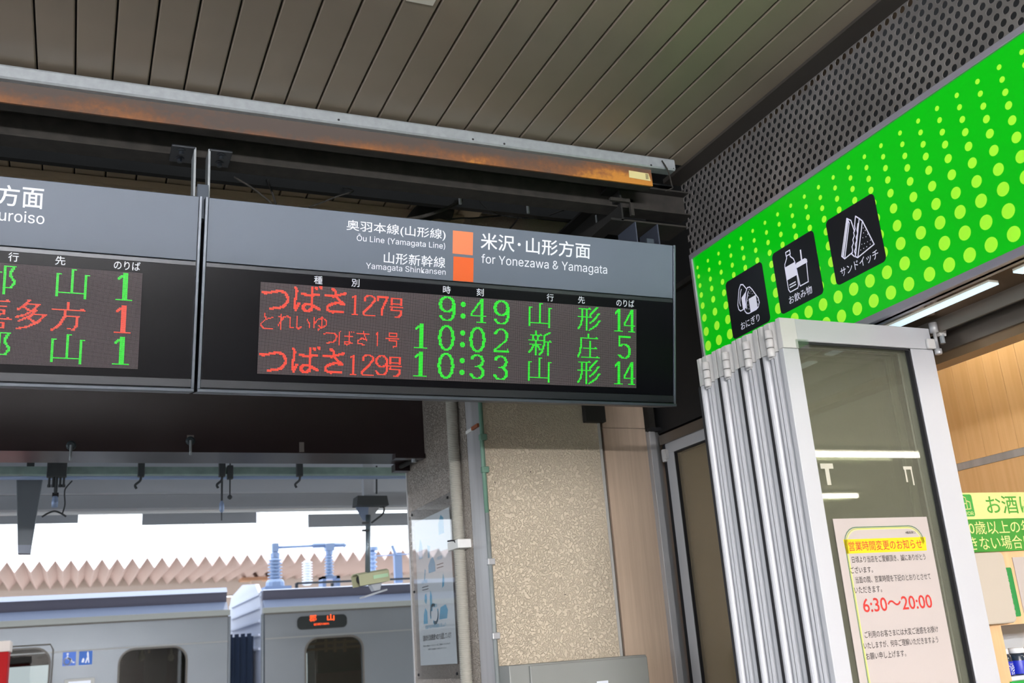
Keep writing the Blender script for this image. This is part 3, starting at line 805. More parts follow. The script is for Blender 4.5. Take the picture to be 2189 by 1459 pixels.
# ================================================================== COLUMN AND WALL TO ITS RIGHT
XC = 1.687
col = thing('stucco_column', (2.0, 4.78, 0), 'beige rough-stucco column behind the right end of the boards', 'column')
mk('front_face', B().box(XC + 0.012, 2.300, 4.200, 4.24, 0, 3.68), M_stucco, col)
mk('core', B().box(XC + 0.012, 2.30, 4.24, 5.36, 0, 3.68), M_stucco, col)
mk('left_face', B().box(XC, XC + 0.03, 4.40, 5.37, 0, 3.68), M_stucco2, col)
mk('corner_plate', B().box(XC - 0.001, XC + 0.014, 4.205, 4.392, 0, 2.86), M_aludull, col, bevel=0.001)
mk('gap_strip', B().box(XC + 0.004, XC + 0.02, 4.392, 4.412, 0, 3.0), M_gasket, col)
mk('edge_bead', B().box(2.292, 2.304, 4.194, 4.24, 0, 2.66), mat('grey_bead', (178, 176, 172), rough=0.5), col)
mk('edge_strip', B().box(XC - 0.004, XC + 0.02, 5.362, 5.378, 0, 2.62), M_aludull, col)
for a, b_ in ((1058, 1030), (1134, 1008), (1047, 1090), (1208, 1270), (1262, 1365)):
    p = onY(a, b_, 4.199)
    mk('dark_speck', B().lathe([(0.0028, 0), (0.0028, 0.0012)], p, (0, 1, 0), 7), M_gasket, col)
mk('gap_infill', B().box(2.304, 2.328, 4.23, 4.30, 0, 2.75), mat('gap_dark', (70, 62, 54), rough=0.4), label='dark strip standing in for the gap between stucco column and wood panel', cat='gap strip')  # dark colour stands in for the open gap beside the column
mk('shutter_guide_cap', B().box(2.215, 2.325, 4.165, 4.20, 2.625, 2.86), mat('dark_cap', (40, 38, 36), rough=0.6), label='dark metal guide cap at the top right of the stucco column', cat='cap', bevel=0.003)
wp = thing('wood_panel', (2.447, 4.24, 0), 'pale wood-grain wall panel beside the stucco column', 'wall panel')
mk('lower_board', B().box(2.328, 2.566, 4.215, 4.24, 0, 2.606), M_paleWood, wp)
mk('upper_board', B().box(2.328, 2.566, 4.215, 4.24, 2.608, 3.0), M_paleWood, wp)
jm = thing('door_jamb', (2.6, 4.2, 0), 'aluminium door jamb beside the pale wood panel', 'jamb')
mk('post', B().box(2.566, 2.600, 4.18, 4.25, 0, 2.585), M_aludull, jm, bevel=0.002)
mk('return', B().box(2.600, 2.630, 4.195, 4.25, 0, 2.585), M_alu, jm, bevel=0.002)
mk('upper_post', B().box(2.572, 2.606, 4.18, 4.25, 2.6, 2.9), M_dusty, jm)
mk('clamp', B().box(2.566, 2.636, 4.16, 4.2, 2.585, 2.602), M_gasket, jm)
mk('filler', B().box(2.600, 2.80, 4.25, 4.27, 0, 2.9), M_aludull, jm)

# ---- conduits
def corr(path0, z0, z1, rr, name, label):
    b = B(); n = int((z1 - z0) / 0.0085); prof = []
    for i in range(n):
        z = (z1 - z0) * i / n; s_ = (z1 - z0) / n
        prof += [(rr * 0.86, z), (rr, z + s_ * 0.3), (rr, z + s_ * 0.65), (rr * 0.86, z + s_ * 0.95)]
    b.lathe(prof, (path0[0], path0[1], z0), (0, 0, 1), 14)
    t = thing(name, (path0[0], path0[1], z0), label, 'conduit')
    mk('ribbed_sleeve', b, M_conduit, t, smooth=True)
    return t
cd = corr((XC - 0.03, 4.50), 1.30, 3.0, 0.029, 'flexible_conduit', 'ribbed beige flexible conduit running down the column side')
mk('clip', B().box(XC - 0.066, XC + 0.002, 4.42, 4.565, 2.075, 2.115), M_lampbody, cd, bevel=0.003)
mk('cable_tie', B().tube([(XC - 0.064, 4.56, 2.122), (XC - 0.066, 4.50, 2.118), (XC - 0.068, 4.46, 2.112), (XC - 0.05, 4.44, 2.075)], 0.004, 6), M_gasket, cd)
gp = thing('green_conduit', (XC - 0.008, 4.196, 1.3), 'thin green-grey conduit down the front corner of the column', 'conduit')
mk('pipe', B().tube([(XC - 0.002, 4.192, 2.90), (XC - 0.002, 4.192, 2.56), (XC - 0.006, 4.19, 2.52), (XC - 0.004, 4.19, 2.2)], 0.010, 10), M_green_pipe, gp, smooth=True)
mk('lower_pipe', B().tube([(XC - 0.004, 4.19, 2.2), (XC - 0.004, 4.19, 1.3)], 0.010, 10), mat('grey_conduit', (132, 138, 138), rough=0.5), gp, smooth=True)
for z in (2.545, 2.395, 1.985, 1.67):
    mk('clip', B().box(XC - 0.018, XC + 0.016, 4.175, 4.2, z - 0.014, z + 0.014), M_aludull if z < 2.3 else M_green_pipe, gp, bevel=0.003)
mk('terminal_tag', B().box(XC - 0.012, XC - 0.003, 4.30, 4.375, 2.60, 2.615), M_lampbody, label='small white tag on the aluminium corner plate', cat='tag')
mk('terminal_tag', B().box(XC - 0.012, XC - 0.003, 4.22, 4.30, 2.602, 2.618), mat('rust_brown', (140, 74, 40), rough=0.7), label='small rust-brown tag on the aluminium corner plate', cat='tag')

# ---- first-aid poster in a clear holder on the side of the column
pt = thing('poster_holder', (XC - 0.012, 4.95, 1.5), 'clear acrylic holder screwed to the column side', 'holder')
mk('acrylic_sheet', B().box(XC - 0.018, XC - 0.014, 4.63, 5.265, 1.498, 2.367), M_clear, pt)
for yy, zz in ((5.24, 2.345), (4.655, 2.345), (5.255, 1.94), (5.24, 1.52), (4.65, 1.52)):
    mk('screw', B().lathe([(0.007, 0), (0.007, -0.006), (0.003, -0.008)], (XC - 0.018, yy, zz), (1, 0, 0), 10), M_gasket, pt)
po = thing('poster', (XC - 0.010, 4.95, 1.56), 'white defibrillator poster with light blue drawings in the clear holder', 'poster')
mk('sheet', B().box(XC - 0.012, XC - 0.0105, 4.665, 5.225, 1.565, 2.30), mat('pale_blue_paper', (226, 234, 240), rough=0.6), po)
PF = frame((XC - 0.0126, 5.225, 1.565), (0, -1, 0), (0, 0, 1), (-1, 0, 0))
text('自動体外式除細動器“AED”を設置しています', PF, 0.06, 0.50, 0.118, 0.148, 'headline', M_ink, po, 0.003)
text('応急手当の手順を確認しましょう', PF, 0.11, 0.43, 0.176, 0.196, 'subheading', M_blueprint, po, 0.004)
text('緊急の場合にはどなたでもご使用いただけます', PF, 0.06, 0.48, 0.090, 0.098, 'small_print', M_ink, po)
text('お近くの係員までお知らせください', PF, 0.14, 0.42, 0.072, 0.080, 'small_print', M_ink, po)
def blob(fr_, pts, parent, m, name):
    b = B(); b.poly([fr_(u, v) for u, v in pts]); return mk(name, b, m, parent)
BL = [  # simple figure silhouettes and arrows of the drawing: flat print
    [(.05, .49), (.11, .49), (.12, .54), (.10, .58), (.08, .60), (.07, .57), (.05, .54)], [(.20, .40), (.31, .40), (.31, .44), (.28, .48), (.24, .47), (.20, .44)],
    [(.20, .48), (.23, .48), (.24, .54), (.20, .55)], [(.39, .58), (.47, .58), (.47, .66), (.43, .68), (.39, .64)], [(.13, .36), (.155, .42), (.14, .43), (.12, .37)],
    [(.40, .305), (.43, .315), (.44, .35), (.425, .38), (.41, .35)], [(.11, .26), (.14, .24), (.155, .27), (.145, .30), (.12, .29)], [(.20, .20), (.235, .20), (.235, .28), (.215, .31), (.20, .27)],
    [(.08, .05 + .03), (.08, .08)], [(.08, .10 + .04), (.15, .10 + .04), (.15, .20), (.12, .225), (.09, .19)], [(.33, .15), (.45, .15), (.47, .19), (.44, .22), (.36, .21)]]
for q in BL:
    if len(q) > 2:
        blob(PF, [(u, v * 0.95 + 0.07) for u, v in q], po, M_blueprint, 'blue_figure')
def arcst(cx, cy, r, a0, a1, w):
    b = B(); b.stroke(PF, [(cx + r * math.cos(math.radians(a0 + (a1 - a0) * i / 10)), cy + 0.9 * r * math.sin(math.radians(a0 + (a1 - a0) * i / 10))) for i in range(11)], w); return b
mk('arrow', arcst(0.25, 0.245, 0.05, 60, 200, 0.016), M_blueprint, po)
mk('arrow', arcst(0.27, 0.245, 0.05, -120, 20, 0.016), M_blueprint, po)
for s_, u, v in (('反応の確認', .08, .405), ('119番通報', .33, .50), ('胸骨圧迫', .215, .275), ('電気ショック', .36, .215)):
    text(s_, PF, u, u + .095, v, v + .018, 'caption', M_blueprint, po, 0.004)
for u, v in ((.085, .388), (.085, .374), (.335, .478), (.335, .462)):
    mk('text_line', B().stroke(PF, [(u, v), (u + .1, v)], 0.004), M_ink, po)

# ---- grey cabinet at the foot of the view
cb = thing('electrical_cabinet', (2.015, 4.1, 0.6), 'grey steel electrical cabinet mounted low on the stucco column', 'cabinet')
mk('body', B().box(1.690, 2.352, 4.07, 4.192, 0.7, 1.545), M_box, cb, bevel=0.004)
mk('door', B().box(1.778, 2.346, 4.052, 4.068, 0.72, 1.538), M_box, cb, bevel=0.004)
mk('sticker', B().box(2.085, 2.14, 4.0505, 4.0518, 1.40, 1.452), M_white, cb)

# ---- little fittings of the maroon beam
YH = 5.03
for px, py, lb in ((152, 958, 'hook with round black base on the maroon beam, leftmost'), (407, 948, 'hook with round black base on the maroon beam, nearer the boards gap')):
    p = onY(px, py - 6, YH)
    t = thing('hook', p - V3((0, 0, 0.08)), lb, 'hook', 'hooks on the maroon beam')
    mk('base', B().lathe([(0.022, 0), (0.022, -0.012), (0.014, -0.018)], p + V3((0, 0.006, 0)), (0, 1, 0), 14), mat('dark_teal_plastic', (40, 52, 58), rough=0.5), t)
    mk('stem', B().tube(smooth_path([p + V3((0, -0.012, 0)), p + V3((0, -0.016, -0.03)), p + V3((0, -0.020, -0.06)), p + V3((0, -0.012, -0.07))]), 0.006, 8), M_galv, t, smooth=True)
p = onY(645, 955, YH)
mk('tape_piece', B().box(p.x - 0.012, p.x + 0.012, YH - 0.001, YH + 0.003, p.z - 0.025, p.z + 0.025), mat('old_tape', (120, 114, 110), rough=0.7), label='strip of old tape on the maroon beam', cat='tape')
p = onY(407, 938, YH)
mk('tape_piece', B().box(p.x - 0.016, p.x + 0.016, YH - 0.001, YH + 0.003, p.z - 0.02, p.z + 0.02), mat('old_tape', (120, 114, 110)), label='strip of old tape just above a hook on the maroon beam', cat='tape')
bk = thing('beam_bracket', (1.62, 5.2, 2.6), 'dark bracket joining the maroon beam to the column', 'bracket')
mk('angle', B().box(1.52, 1.685, 5.02, 5.08, 2.615, 2.64), M_maroon, bk)
mk('angle', B().box(1.60, 1.685, 5.30, 5.37, 2.60, 2.64), M_maroon, bk)
mk('arm', B().tube([(1.68, 5.05, 2.63), (1.62, 5.36, 2.62)], 0.012, 6), M_black, bk)
mk('bolt', B().lathe([(0.014, 0), (0.014, -0.02)], (1.63, 5.05, 2.618), (0, 0, 1), 8), M_galv, bk)

# ================================================================== SHOP FRONT
FX = 2.40; Y0F, Y1F, Z0F, Z1F = 0.25, 3.405, 2.555, 3.192
lb_ = thing('lightbox_sign', (FX, 1.9, Z0F), 'long green lightbox sign with lime dots over the shop front', 'sign')
mk('housing', B().box(FX + 0.012, FX + 0.045, Y0F, Y1F, Z0F, Z1F), M_frame, lb_)
def fascia_bar(y0, y1, z0, z1, nm):
    mk(nm, B().box(FX - 0.008, FX + 0.03, y0, y1, z0, z1), M_frame, lb_, bevel=0.002)
fascia_bar(Y0F, Y1F, Z1F - 0.022, Z1F, 'top_frame'); fascia_bar(Y0F, Y1F, Z0F, Z0F + 0.026, 'bottom_frame')
fascia_bar(Y1F - 0.016, Y1F, Z0F + 0.026, Z1F - 0.022, 'end_frame'); fascia_bar(Y0F, Y0F + 0.016, Z0F + 0.026, Z1F - 0.022, 'end_frame')
mk('green_face', B().box(FX, FX + 0.011, Y0F + 0.016, Y1F - 0.016, Z0F + 0.026, Z1F - 0.022), M_green, lb_)
rows = [(3.119, .0165), (3.078, .0185), (3.036, .0212), (2.993, .0245), (2.945, .0282), (2.890, .033), (2.829, .0378), (2.766, .0425), (2.697, .0455), (2.626, .0462)]
icons = [(2.938, 3.184), (2.628, 2.872), (2.315, 2.559)]
FF = frame((FX - 0.0006, 0, 0), (0, 1, 0), (0, 0, 1), (-1, 0, 0))
db = B()
ycols = [2.157 - 0.0797 * k for k in range(24)] + [2.245 + 0.0798 * k for k in range(15)]
for y in ycols:
    if y < Y0F + 0.03 or y > Y1F - 0.025:
        continue
    for z, d in rows:
        n = 20
        db.poly([FF(y + d / 2 * math.cos(-2 * PI * k / n), z + d / 2 * math.sin(-2 * PI * k / n)) for k in range(n)])
mk('dot_print', db, M_lime, lb_, kind='stuff')
for (ya, yb2), s_ in zip(icons, ('おにぎり', 'お飲み物', 'サンドイッチ')):
    tile = mk('icon_tile', B().prism([FF(u, v, 0.0004) for u, v in rrect(ya, yb2, 2.735, 2.981, 0.018)], (-0.0012, 0, 0)), M_iconblk, lb_)
    s0 = yb2 - ya
    IF = frame((FX - 0.0026, yb2, 2.735), (0, -s0, 0), (0, 0, 0.246), (-1, 0, 0))
    w = {'おにぎり': .5, 'お飲み物': .54, 'サンドイッチ': .76}[s_]
    text(s_, IF, .5 - w / 2, .5 + w / 2, .085, .215, 'caption', M_iconw, tile, 0.006)
    b = B(); LW = 0.018
    if s_ == 'おにぎり':
        b.stroke(IF, [(.40, .40), (.30, .40), (.26, .44), (.25, .52), (.34, .76), (.40, .82), (.46, .80), (.53, .70)], LW)
        b.stroke(IF, [(.32, .48), (.31, .54), (.37, .70), (.40, .74)], LW)
        b.poly([IF(.37, .40), IF(.45, .40), IF(.47, .56), (IF(.50, .66)), IF(.37, .60)])
        b.stroke(IF, [(.45, .31), (.41, .36), (.41, .44), (.51, .66), (.56, .71), (.62, .70), (.67, .64), (.79, .45), (.80, .37), (.76, .31), (.70, .29), (.50, .29), (.45, .31)], LW)
        b.stroke(IF, [(.47, .38), (.47, .46), (.54, .60), (.57, .64)], LW)
        b.poly([IF(.55, .29), IF(.74, .29), IF(.74, .52), IF(.55, .52)])
        for u, v in ((.60, .66), (.64, .62), (.60, .60), (.66, .57), (.52, .50), (.51, .43), (.52, .36), (.76, .36), (.77, .42), (.71, .56), (.56, .57)):
            b.poly([IF(u + .008 * math.cos(k), v + .008 * math.sin(k)) for k in range(6)])
    elif s_ == 'お飲み物':
        b.stroke(IF, [(.33, .90), (.43, .90), (.43, .84), (.33, .84), (.33, .90)], LW)
        b.stroke(IF, [(.34, .84), (.33, .80), (.27, .73), (.26, .68), (.26, .32), (.29, .27), (.47, .27), (.50, .31), (.50, .68), (.48, .74), (.42, .80), (.42, .84)], LW)
        b.poly([IF(.26, .47), IF(.50, .47), IF(.50, .68), IF(.26, .68)])
        b.stroke(IF, [(.30, .38), (.44, .38)], LW); b.stroke(IF, [(.30, .34), (.44, .34)], LW)
        b.stroke(IF, [(.51, .56), (.53, .28), (.72, .28), (.75, .58)], LW)
        b.poly([IF(.50, .57), IF(.77, .57), IF(.77, .62), IF(.73, .65), IF(.53, .65), IF(.50, .62)])
        b.stroke(IF, [(.655, .65), (.665, .80)], 0.03)
    else:
        b.stroke(IF, [(.20, .38), (.43, .86), (.50, .80), (.53, .62)], LW); b.stroke(IF, [(.20, .38), (.25, .32), (.46, .78), (.43, .86)], LW)
        b.stroke(IF, [(.225, .36), (.44, .82)], 0.03); b.stroke(IF, [(.25, .32), (.42, .35)], LW)
        b.stroke(IF, [(.44, .28), (.40, .33), (.43, .38), (.43, .43), (.47, .47), (.47, .52), (.51, .56), (.51, .61), (.55, .65), (.55, .70), (.60, .82), (.66, .76)], LW)
        b.stroke(IF, [(.47, .30), (.46, .35), (.50, .39), (.50, .44), (.54, .48), (.54, .53), (.58, .57), (.58, .62), (.62, .70)], LW)
        b.stroke(IF, [(.46, .27), (.50, .24), (.84, .30), (.71, .70), (.66, .76), (.46, .27)], LW); b.stroke(IF, [(.50, .24), (.71, .70)], LW)
        for u, v in ((.70, .60), (.69, .53), (.73, .55), (.66, .47), (.72, .46), (.76, .48), (.62, .39), (.67, .38), (.73, .38), (.79, .38), (.58, .32), (.64, .32), (.70, .32), (.77, .33)):
            b.poly([IF(u + .008 * math.cos(k), v + .008 * math.sin(k)) for k in range(6)])
    mk('pictogram', b, M_iconw, tile)

# ---- perforated panel over the sign: every hole cut
pp = B(); PXX = 2.45; ph, pv, hr = 0.0360, 0.0312, 0.0121
_c = math.atan2(pv, ph)
ANG = [q * PI / 2 + w for q in range(4) for w in ((0, _c / 2, _c, (_c + PI / 2) / 2) if q % 2 == 0 else (0, (PI / 2 - _c) / 2, PI / 2 - _c, (PI - _c) / 2))]
NS = len(ANG)
zrow = 3.195 + pv / 2
ri = 0
while zrow - pv / 2 < ZC - 0.004:
    y = 0.20 + (ph / 2 if ri % 2 else 0)
    while y < 3.475:
        z0_, z1_ = zrow - pv / 2, min(zrow + pv / 2, ZC)
        a = []; c_ = []
        for w in ANG:
            dy, dz = math.cos(w), math.sin(w)
            a.append((PXX, y + hr * dy, min(zrow + hr * dz, ZC - 0.0005)))
            s_ = 1 / max(abs(dy) / (ph / 2), abs(dz) / (pv / 2))
            c_.append((PXX, y + s_ * dy, min(zrow + s_ * dz, ZC)))
        n = len(pp.v)
        pp.v += [V3(q) for q in c_] + [V3(q) for q in a] + [V3((PXX + 0.003, q[1], q[2])) for q in a]
        for k in range(NS):
            k2 = (k + 1) % NS
            pp.f.append((n + k, n + NS + k, n + NS + k2, n + k2))
            pp.f.append((n + NS + k, n + 2 * NS + k, n + 2 * NS + k2, n + NS + k2))
        y += ph
    zrow += pv; ri += 1
perf = mk('perforated_panel', pp, M_perf, label='perforated steel grille panel between green sign and ceiling', cat='panel')
mk('trim_3', B().box(2.36, 2.449, 0.2, 3.48, ZC - 0.012, ZC + 0.01), mat('dark_angle', (58, 54, 50), rough=0.5), kind='structure', label='dark steel angle where the ceiling meets the perforated panel')

# ---- soffit, track and lights
mk('soffit', B().box(FX + 0.03, 2.69, 0.2, 3.4, 2.562, 2.60), M_soffit, kind='structure', label='bronze reflective soffit under the green sign')
for y0, y1, lbl in ((2.032, 3.25, 'flat white light panel in the soffit, farther one beyond the folded doors'), (0.72, 1.944, 'flat white light panel in the soffit, nearer one at the photo edge')):
    t = thing('soffit_light', (2.515, (y0 + y1) / 2, 2.55), lbl, 'light', 'soffit light panels')
    mk('diffuser', B().box(2.496, 2.536, y0, y1, 2.556, 2.5615), M_strip, t)
tk = thing('door_track', (2.66, 2.1, 2.49), 'bronze-grey aluminium track of the folding door', 'track')
mk('front_lip', B().box(2.618, 2.628, 0.0, 4.18, 2.515, 2.562), mat('bronze_aluminium', (120, 112, 104), rough=0.35, metal=0.7), tk)
mk('channel', B().box(2.628, 2.69, 0.0, 4.18, 2.53, 2.562), M_dusty, tk)
mk('rear_lip', B().box(2.69, 2.705, 0.0, 4.18, 2.47, 2.562), mat('bronze_aluminium', (120, 112, 104)), tk)
mk('inner_header', B().box(2.705, 2.78, 0.0, 4.18, 2.44, 2.60), mat('brown_header', (134, 112, 86), rough=0.3, metal=0.4), tk)

# ---- folded door leaves
LX0, LX1, LZ = 1.978, 2.600, 2.535
NLEAF, LY0, LP = 8, 2.386, 0.0594
ordn = ['front', 'second', 'third', 'fourth', 'fifth', 'sixth', 'seventh', 'rearmost']
for i in range(NLEAF):
    y0 = LY0 + i * LP; y1 = y0 + 0.054
    t = thing('folding_door_leaf', ((LX0 + LX1) / 2, (y0 + y1) / 2, 0.02),
              'front leaf of the folded glass door, carrying the paper notice' if i == 0 else ('rearmost leaf of the folded glass door stack' if i == NLEAF - 1 else ordn[i] + ' leaf from the front in the folded glass door stack'), 'door leaf', 'leaves of the folded shop door')
    flip = i % 2
    # edge section of the outer stile: a flat land and a coved groove
    ym = y0 + 0.026 if not flip else y0 + 0.028
    if not flip:
        sec = [(LX0, y0), (LX0, y0 + 0.020), (LX0 + 0.006, y0 + 0.023), (LX0 + 0.013, y0 + 0.028), (LX0 + 0.013, y0 + 0.040), (LX0 + 0.006, y0 + 0.046), (LX0 + 0.004, y0 + 0.054), (LX0 + 0.060, y0 + 0.054), (LX0 + 0.060, y0)]
    else:
        sec = [(LX0 + 0.006, y0), (LX0 + 0.004, y0 + 0.010), (LX0 + 0.016, y0 + 0.016), (LX0 + 0.016, y0 + 0.026), (LX0 + 0.004, y0 + 0.032), (LX0, y0 + 0.038), (LX0, y0 + 0.054), (LX0 + 0.060, y0 + 0.054), (LX0 + 0.060, y0)]
    mk('stile', B().prism([(x, y, 0.02) for x, y in sec], (0, 0, LZ - 0.10 - 0.02)), M_doorwhite, t, bevel=0.0012)
    mk('corner_block', B().prism([(x + 0.003, y, LZ - 0.098) for x, y in sec], (0, 0, 0.098)), M_doorcap, t, bevel=0.0012)
    mk('stile', B().box(LX1 - 0.098, LX1, y0, y1, 0.02, LZ - 0.075), M_doorwhite, t, bevel=0.003)
    mk('rail', B().box(LX0 + 0.061, LX1, y0, y1, LZ - 0.074, LZ), M_doorwhite, t, bevel=0.003)
    mk('rail', B().box(LX0 + 0.061, LX1 - 0.099, y0, y1, 0.02, 0.14), M_doorwhite, t, bevel=0.003)
    ga = B()
    ga.box(LX0 + 0.060, LX1 - 0.098, y0 + 0.004, y0 + 0.01, LZ - 0.082, LZ - 0.075).box(LX1 - 0.105, LX1 - 0.098, y0 + 0.004, y0 + 0.02, 0.14, LZ - 0.075)
    mk('gasket', ga, M_gasket, t)
    mk('pane', B().box(LX0 + 0.060, LX1 - 0.098, y0 + 0.024, y0 + 0.030, 0.14, LZ - 0.074), M_glass, t)
    if flip:
        # hinge knuckles joining this leaf to the one before it
        hx, hy = LX0 + 0.002, y0 - 0.003
        h = mk('hinge', B().box(hx - 0.001, hx + 0.012, hy - 0.004, hy + 0.020, LZ - 0.118, LZ - 0.002), M_doorcap, t)
        for k in range(3):
            z = LZ - 0.118 + 0.004 + k * 0.030
            mk('knuckle', B().lathe([(0.0105, 0), (0.0125, 0.002), (0.0125, 0.026), (0.0105, 0.028)], (hx - 0.004, hy, z), (0, 0, 1), 14), M_doorcap, h, smooth=True)
        mk('seal_strip', B().box(LX0 + 0.004, LX0 + 0.03, y1 + 0.0005, y1 + 0.0105 - 0.0055, 0.02, LZ - 0.10), M_gasket, t)
        mk('seal_strip', B().box(LX0 - 0.002, LX0 + 0.004, y1 - 0.008, y1 + 0.004, 0.02, LZ - 0.10), M_gasket, t)
    if i == 0:
        hg = mk('roller_hanger', B().box(LX1 - 0.03, LX1 + 0.012, y0 - 0.012, y0 - 0.001, LZ - 0.075, LZ - 0.04), M_doorcap, t, bevel=0.003)
        mk('pin', B().lathe([(0.010, 0), (0.012, 0.004), (0.012, 0.018), (0.006, 0.02), (0.006, 0.075), (0.014, 0.076), (0.014, 0.11)], (LX1 + 0.008, y0 - 0.012, LZ - 0.095), (0, 0, 1), 12), M_aludull, hg, smooth=True)
        mk('roller_arm', B().prism([(LX1 + 0.022, y0 - 0.02, LZ - 0.03), (LX1 + 0.05, y0 - 0.02, LZ - 0.03), (LX1 + 0.062, y0 - 0.02, LZ + 0.018), (LX1 + 0.02, y0 - 0.02, LZ + 0.018)], (0, 0.016, 0)), M_doorcap, hg)
        mk('arm_bolt', B().lathe([(0.009, 0), (0.009, 0.03)], (LX1 + 0.036, y0 - 0.012, LZ - 0.055), (0, 0, 1), 8), M_galv, hg)
        tp = B()
        for k in range(7):
            a_ = random.uniform(-1, 1)
            tp.box(LX0 + 0.05 + random.uniform(0, .03), LX0 + 0.07 + random.uniform(0, .05), y0 - 0.0016, y0 - 0.0006, LZ - 0.10 + random.uniform(0, .02), LZ - 0.075 + random.uniform(0, .012)) if k < 2 else None
            tp.tube([(LX0 + 0.055 + k * .012, y0 - 0.003, LZ - 0.10 + (k % 3) * .01), (LX0 + 0.062 + k * .012, y0 - 0.005, LZ - 0.085 + (k % 2) * .008)], 0.0012, 5)
        mk('tape_scrap', tp, M_clear, t)
        for (xa, xb, za, zb2) in ((2.068, 2.116, 2.062, 2.078), (2.083, 2.098, 2.012, 2.062), (2.395, 2.430, 2.060, 2.070), (2.398, 2.404, 2.020, 2.06), (2.424, 2.429, 2.01, 2.06)):
            mk('tape_mark', B().box(xa, xb, y0 + 0.0226, y0 + 0.0236, za, zb2), M_tape, t)

# ---- paper notice taped to the front leaf
nt_ = thing('paper_notice', (2.265, LY0 - 0.004, 1.39), 'white paper notice of changed opening hours on the front glass leaf', 'notice')
NY = LY0 + 0.022
mk('sheet', B().box(2.080, 2.451, NY - 0.0008, NY, 1.385, 1.910), M_paper, nt_)
NF = frame((2.080, NY - 0.0012, 1.385), (1, 0, 0), (0, 0, 1), (0, -1, 0))
for m_, ins, w in ((M_dkgreenline, 0.030, 0.0028), (M_limeline, 0.034, 0.0024), (mat('yellow_line_print', (226, 220, 120), rough=.7), 0.037, 0.0018)):
    q = rrect(ins, 0.371 - ins, -0.05, 0.528 - ins, 0.05)
    mk('border_line', B().stroke(NF, [p for p in q + q[:1] if p[1] > 0.0], w), m_, nt_)
mk('yellow_band', B().poly([NF(.030, .421), NF(.345, .421), NF(.350, .463), NF(.026, .463)]), M_yellow, nt_)
NF2 = frame((2.080, NY - 0.0016, 1.385), (1, 0, 0), (0, 0, 1), (0, -1, 0))
text('営業時間変更のお知らせ', NF2, .042, .330, .428, .457, 'headline', M_redink, nt_, 0.004)
text('4福島東口', NF2, .272, .312, .474, .482, 'small_print', M_ink, nt_)
for s_, u0, u1, v0 in (('日頃より当店をご愛顧頂き、誠にありがとう', .046, .334, .393), ('ございます。', .034, .118, .363), ('当面の間、営業時間を下記のとおりとさせて', .046, .340, .334), ('いただきます。', .036, .140, .305),
                       ('ご利用のお客さまには大変ご迷惑をお掛け', .046, .330, .178), ('いたしますが、何卒ご理解いただきますよう', .036, .322, .148), ('お願い申し上げます。', .038, .188, .118)):
    text(s_, NF2, u0, u1, v0, v0 + .0195, 'body_text', M_ink, nt_, 0.003)
text('6:30～20:00', NF2, .058, .326, .250, .290, 'opening_hours', M_redink, nt_, 0.01)
text('JR東日本クロスステーション リテールカンパニー 仙台支店', NF2, .115, .330, .012, .024, 'small_print', M_ink, nt_)

# ---- fixed glazed leaf beyond the stack, in the plane of the shop front
fg = thing('glazed_side_panel', (2.64, 3.6, 0), 'white-framed brown glazed panel behind the folded door stack', 'glazed panel')
mk('rail', B().box(2.632, 2.672, 3.0, 4.155, 2.465, 2.548), M_doorwhite, fg, bevel=0.002)
mk('stile', B().box(2.632, 2.672, 4.085, 4.155, 0.02, 2.465), M_doorwhite, fg, bevel=0.002)
mk('gasket', B().box(2.636, 2.668, 4.157, 4.185, 0.02, 2.53).box(2.634, 2.67, 3.0, 4.085, 2.458, 2.4648).box(2.634, 2.67, 4.0785, 4.0848, .02, 2.458), M_gasket, fg)
mk('pane', B().box(2.648, 2.654, 3.0, 4.078, 0.02, 2.458), M_glass2, fg)
mk('hinge', B().lathe([(0.014, 0), (0.014, 0.06)], (2.628, 4.16, 2.43), (0, 0, 1), 12).box(2.616, 2.634, 4.13, 4.17, 2.44, 2.485), M_doorcap, fg)
mk('blind_board', B().box(2.69, 2.71, 2.98, 4.2, 0.0, 2.46), mat('brown_board', (226, 206, 172), rough=0.6), label='plain brown board behind the glazed side panel', cat='board')

# ---- shop interior
SH = 2.96
mk('floor', B().box(2.7, 9, -6, 4.3, 0.001, 0.01), mat('shop_floor', (206, 200, 190), rough=0.3), kind='structure', label='pale floor inside the shop')
sc = mk('ceiling', B().box(2.78, 9, -6, 4.3, SH, SH + 0.1), M_plaster, kind='structure', label='white ceiling inside the shop')
mk('wall_back', B().box(9, 9.1, -6, 4.3, 0, SH), M_plaster, kind='structure', label='far pale wall inside the shop')
mk('wall_front', B().box(2.8, 9, -6.1, -6, 0, SH), M_plaster, kind='structure', label='pale side wall inside the shop behind the viewer')
wl = mk('wall_side', B().box(3.62, 3.70, 2.40, 4.25, 0, SH), M_ceilgap, kind='structure', label='warm wood-panelled wall inside the shop')
bm = B().box(3.60, 3.619, 3.053, 3.053 + 0.0842, 2.257, SH)
w0 = mk('wall_board', bm, M_shopWood, wl)
for k in range(-8, 15):
    if k:
        c = w0.copy(); COL.objects.link(c); c.parent = wl; c.location = (0, k * 0.0856, 0)
mk('metal_strip', B().box(3.598, 3.62, 2.40, 4.25, 2.225, 2.256), M_aludull, wl)
mk('lower_board', B().box(3.60, 3.619, 2.40, 4.25, 0, 2.224), M_shopWood, wl)
mk('wall_end', B().box(2.8, 3.62, 4.22, 4.3, 0, SH), M_shopWood, kind='structure', label='wood wall closing the shop behind the liquor shelf')
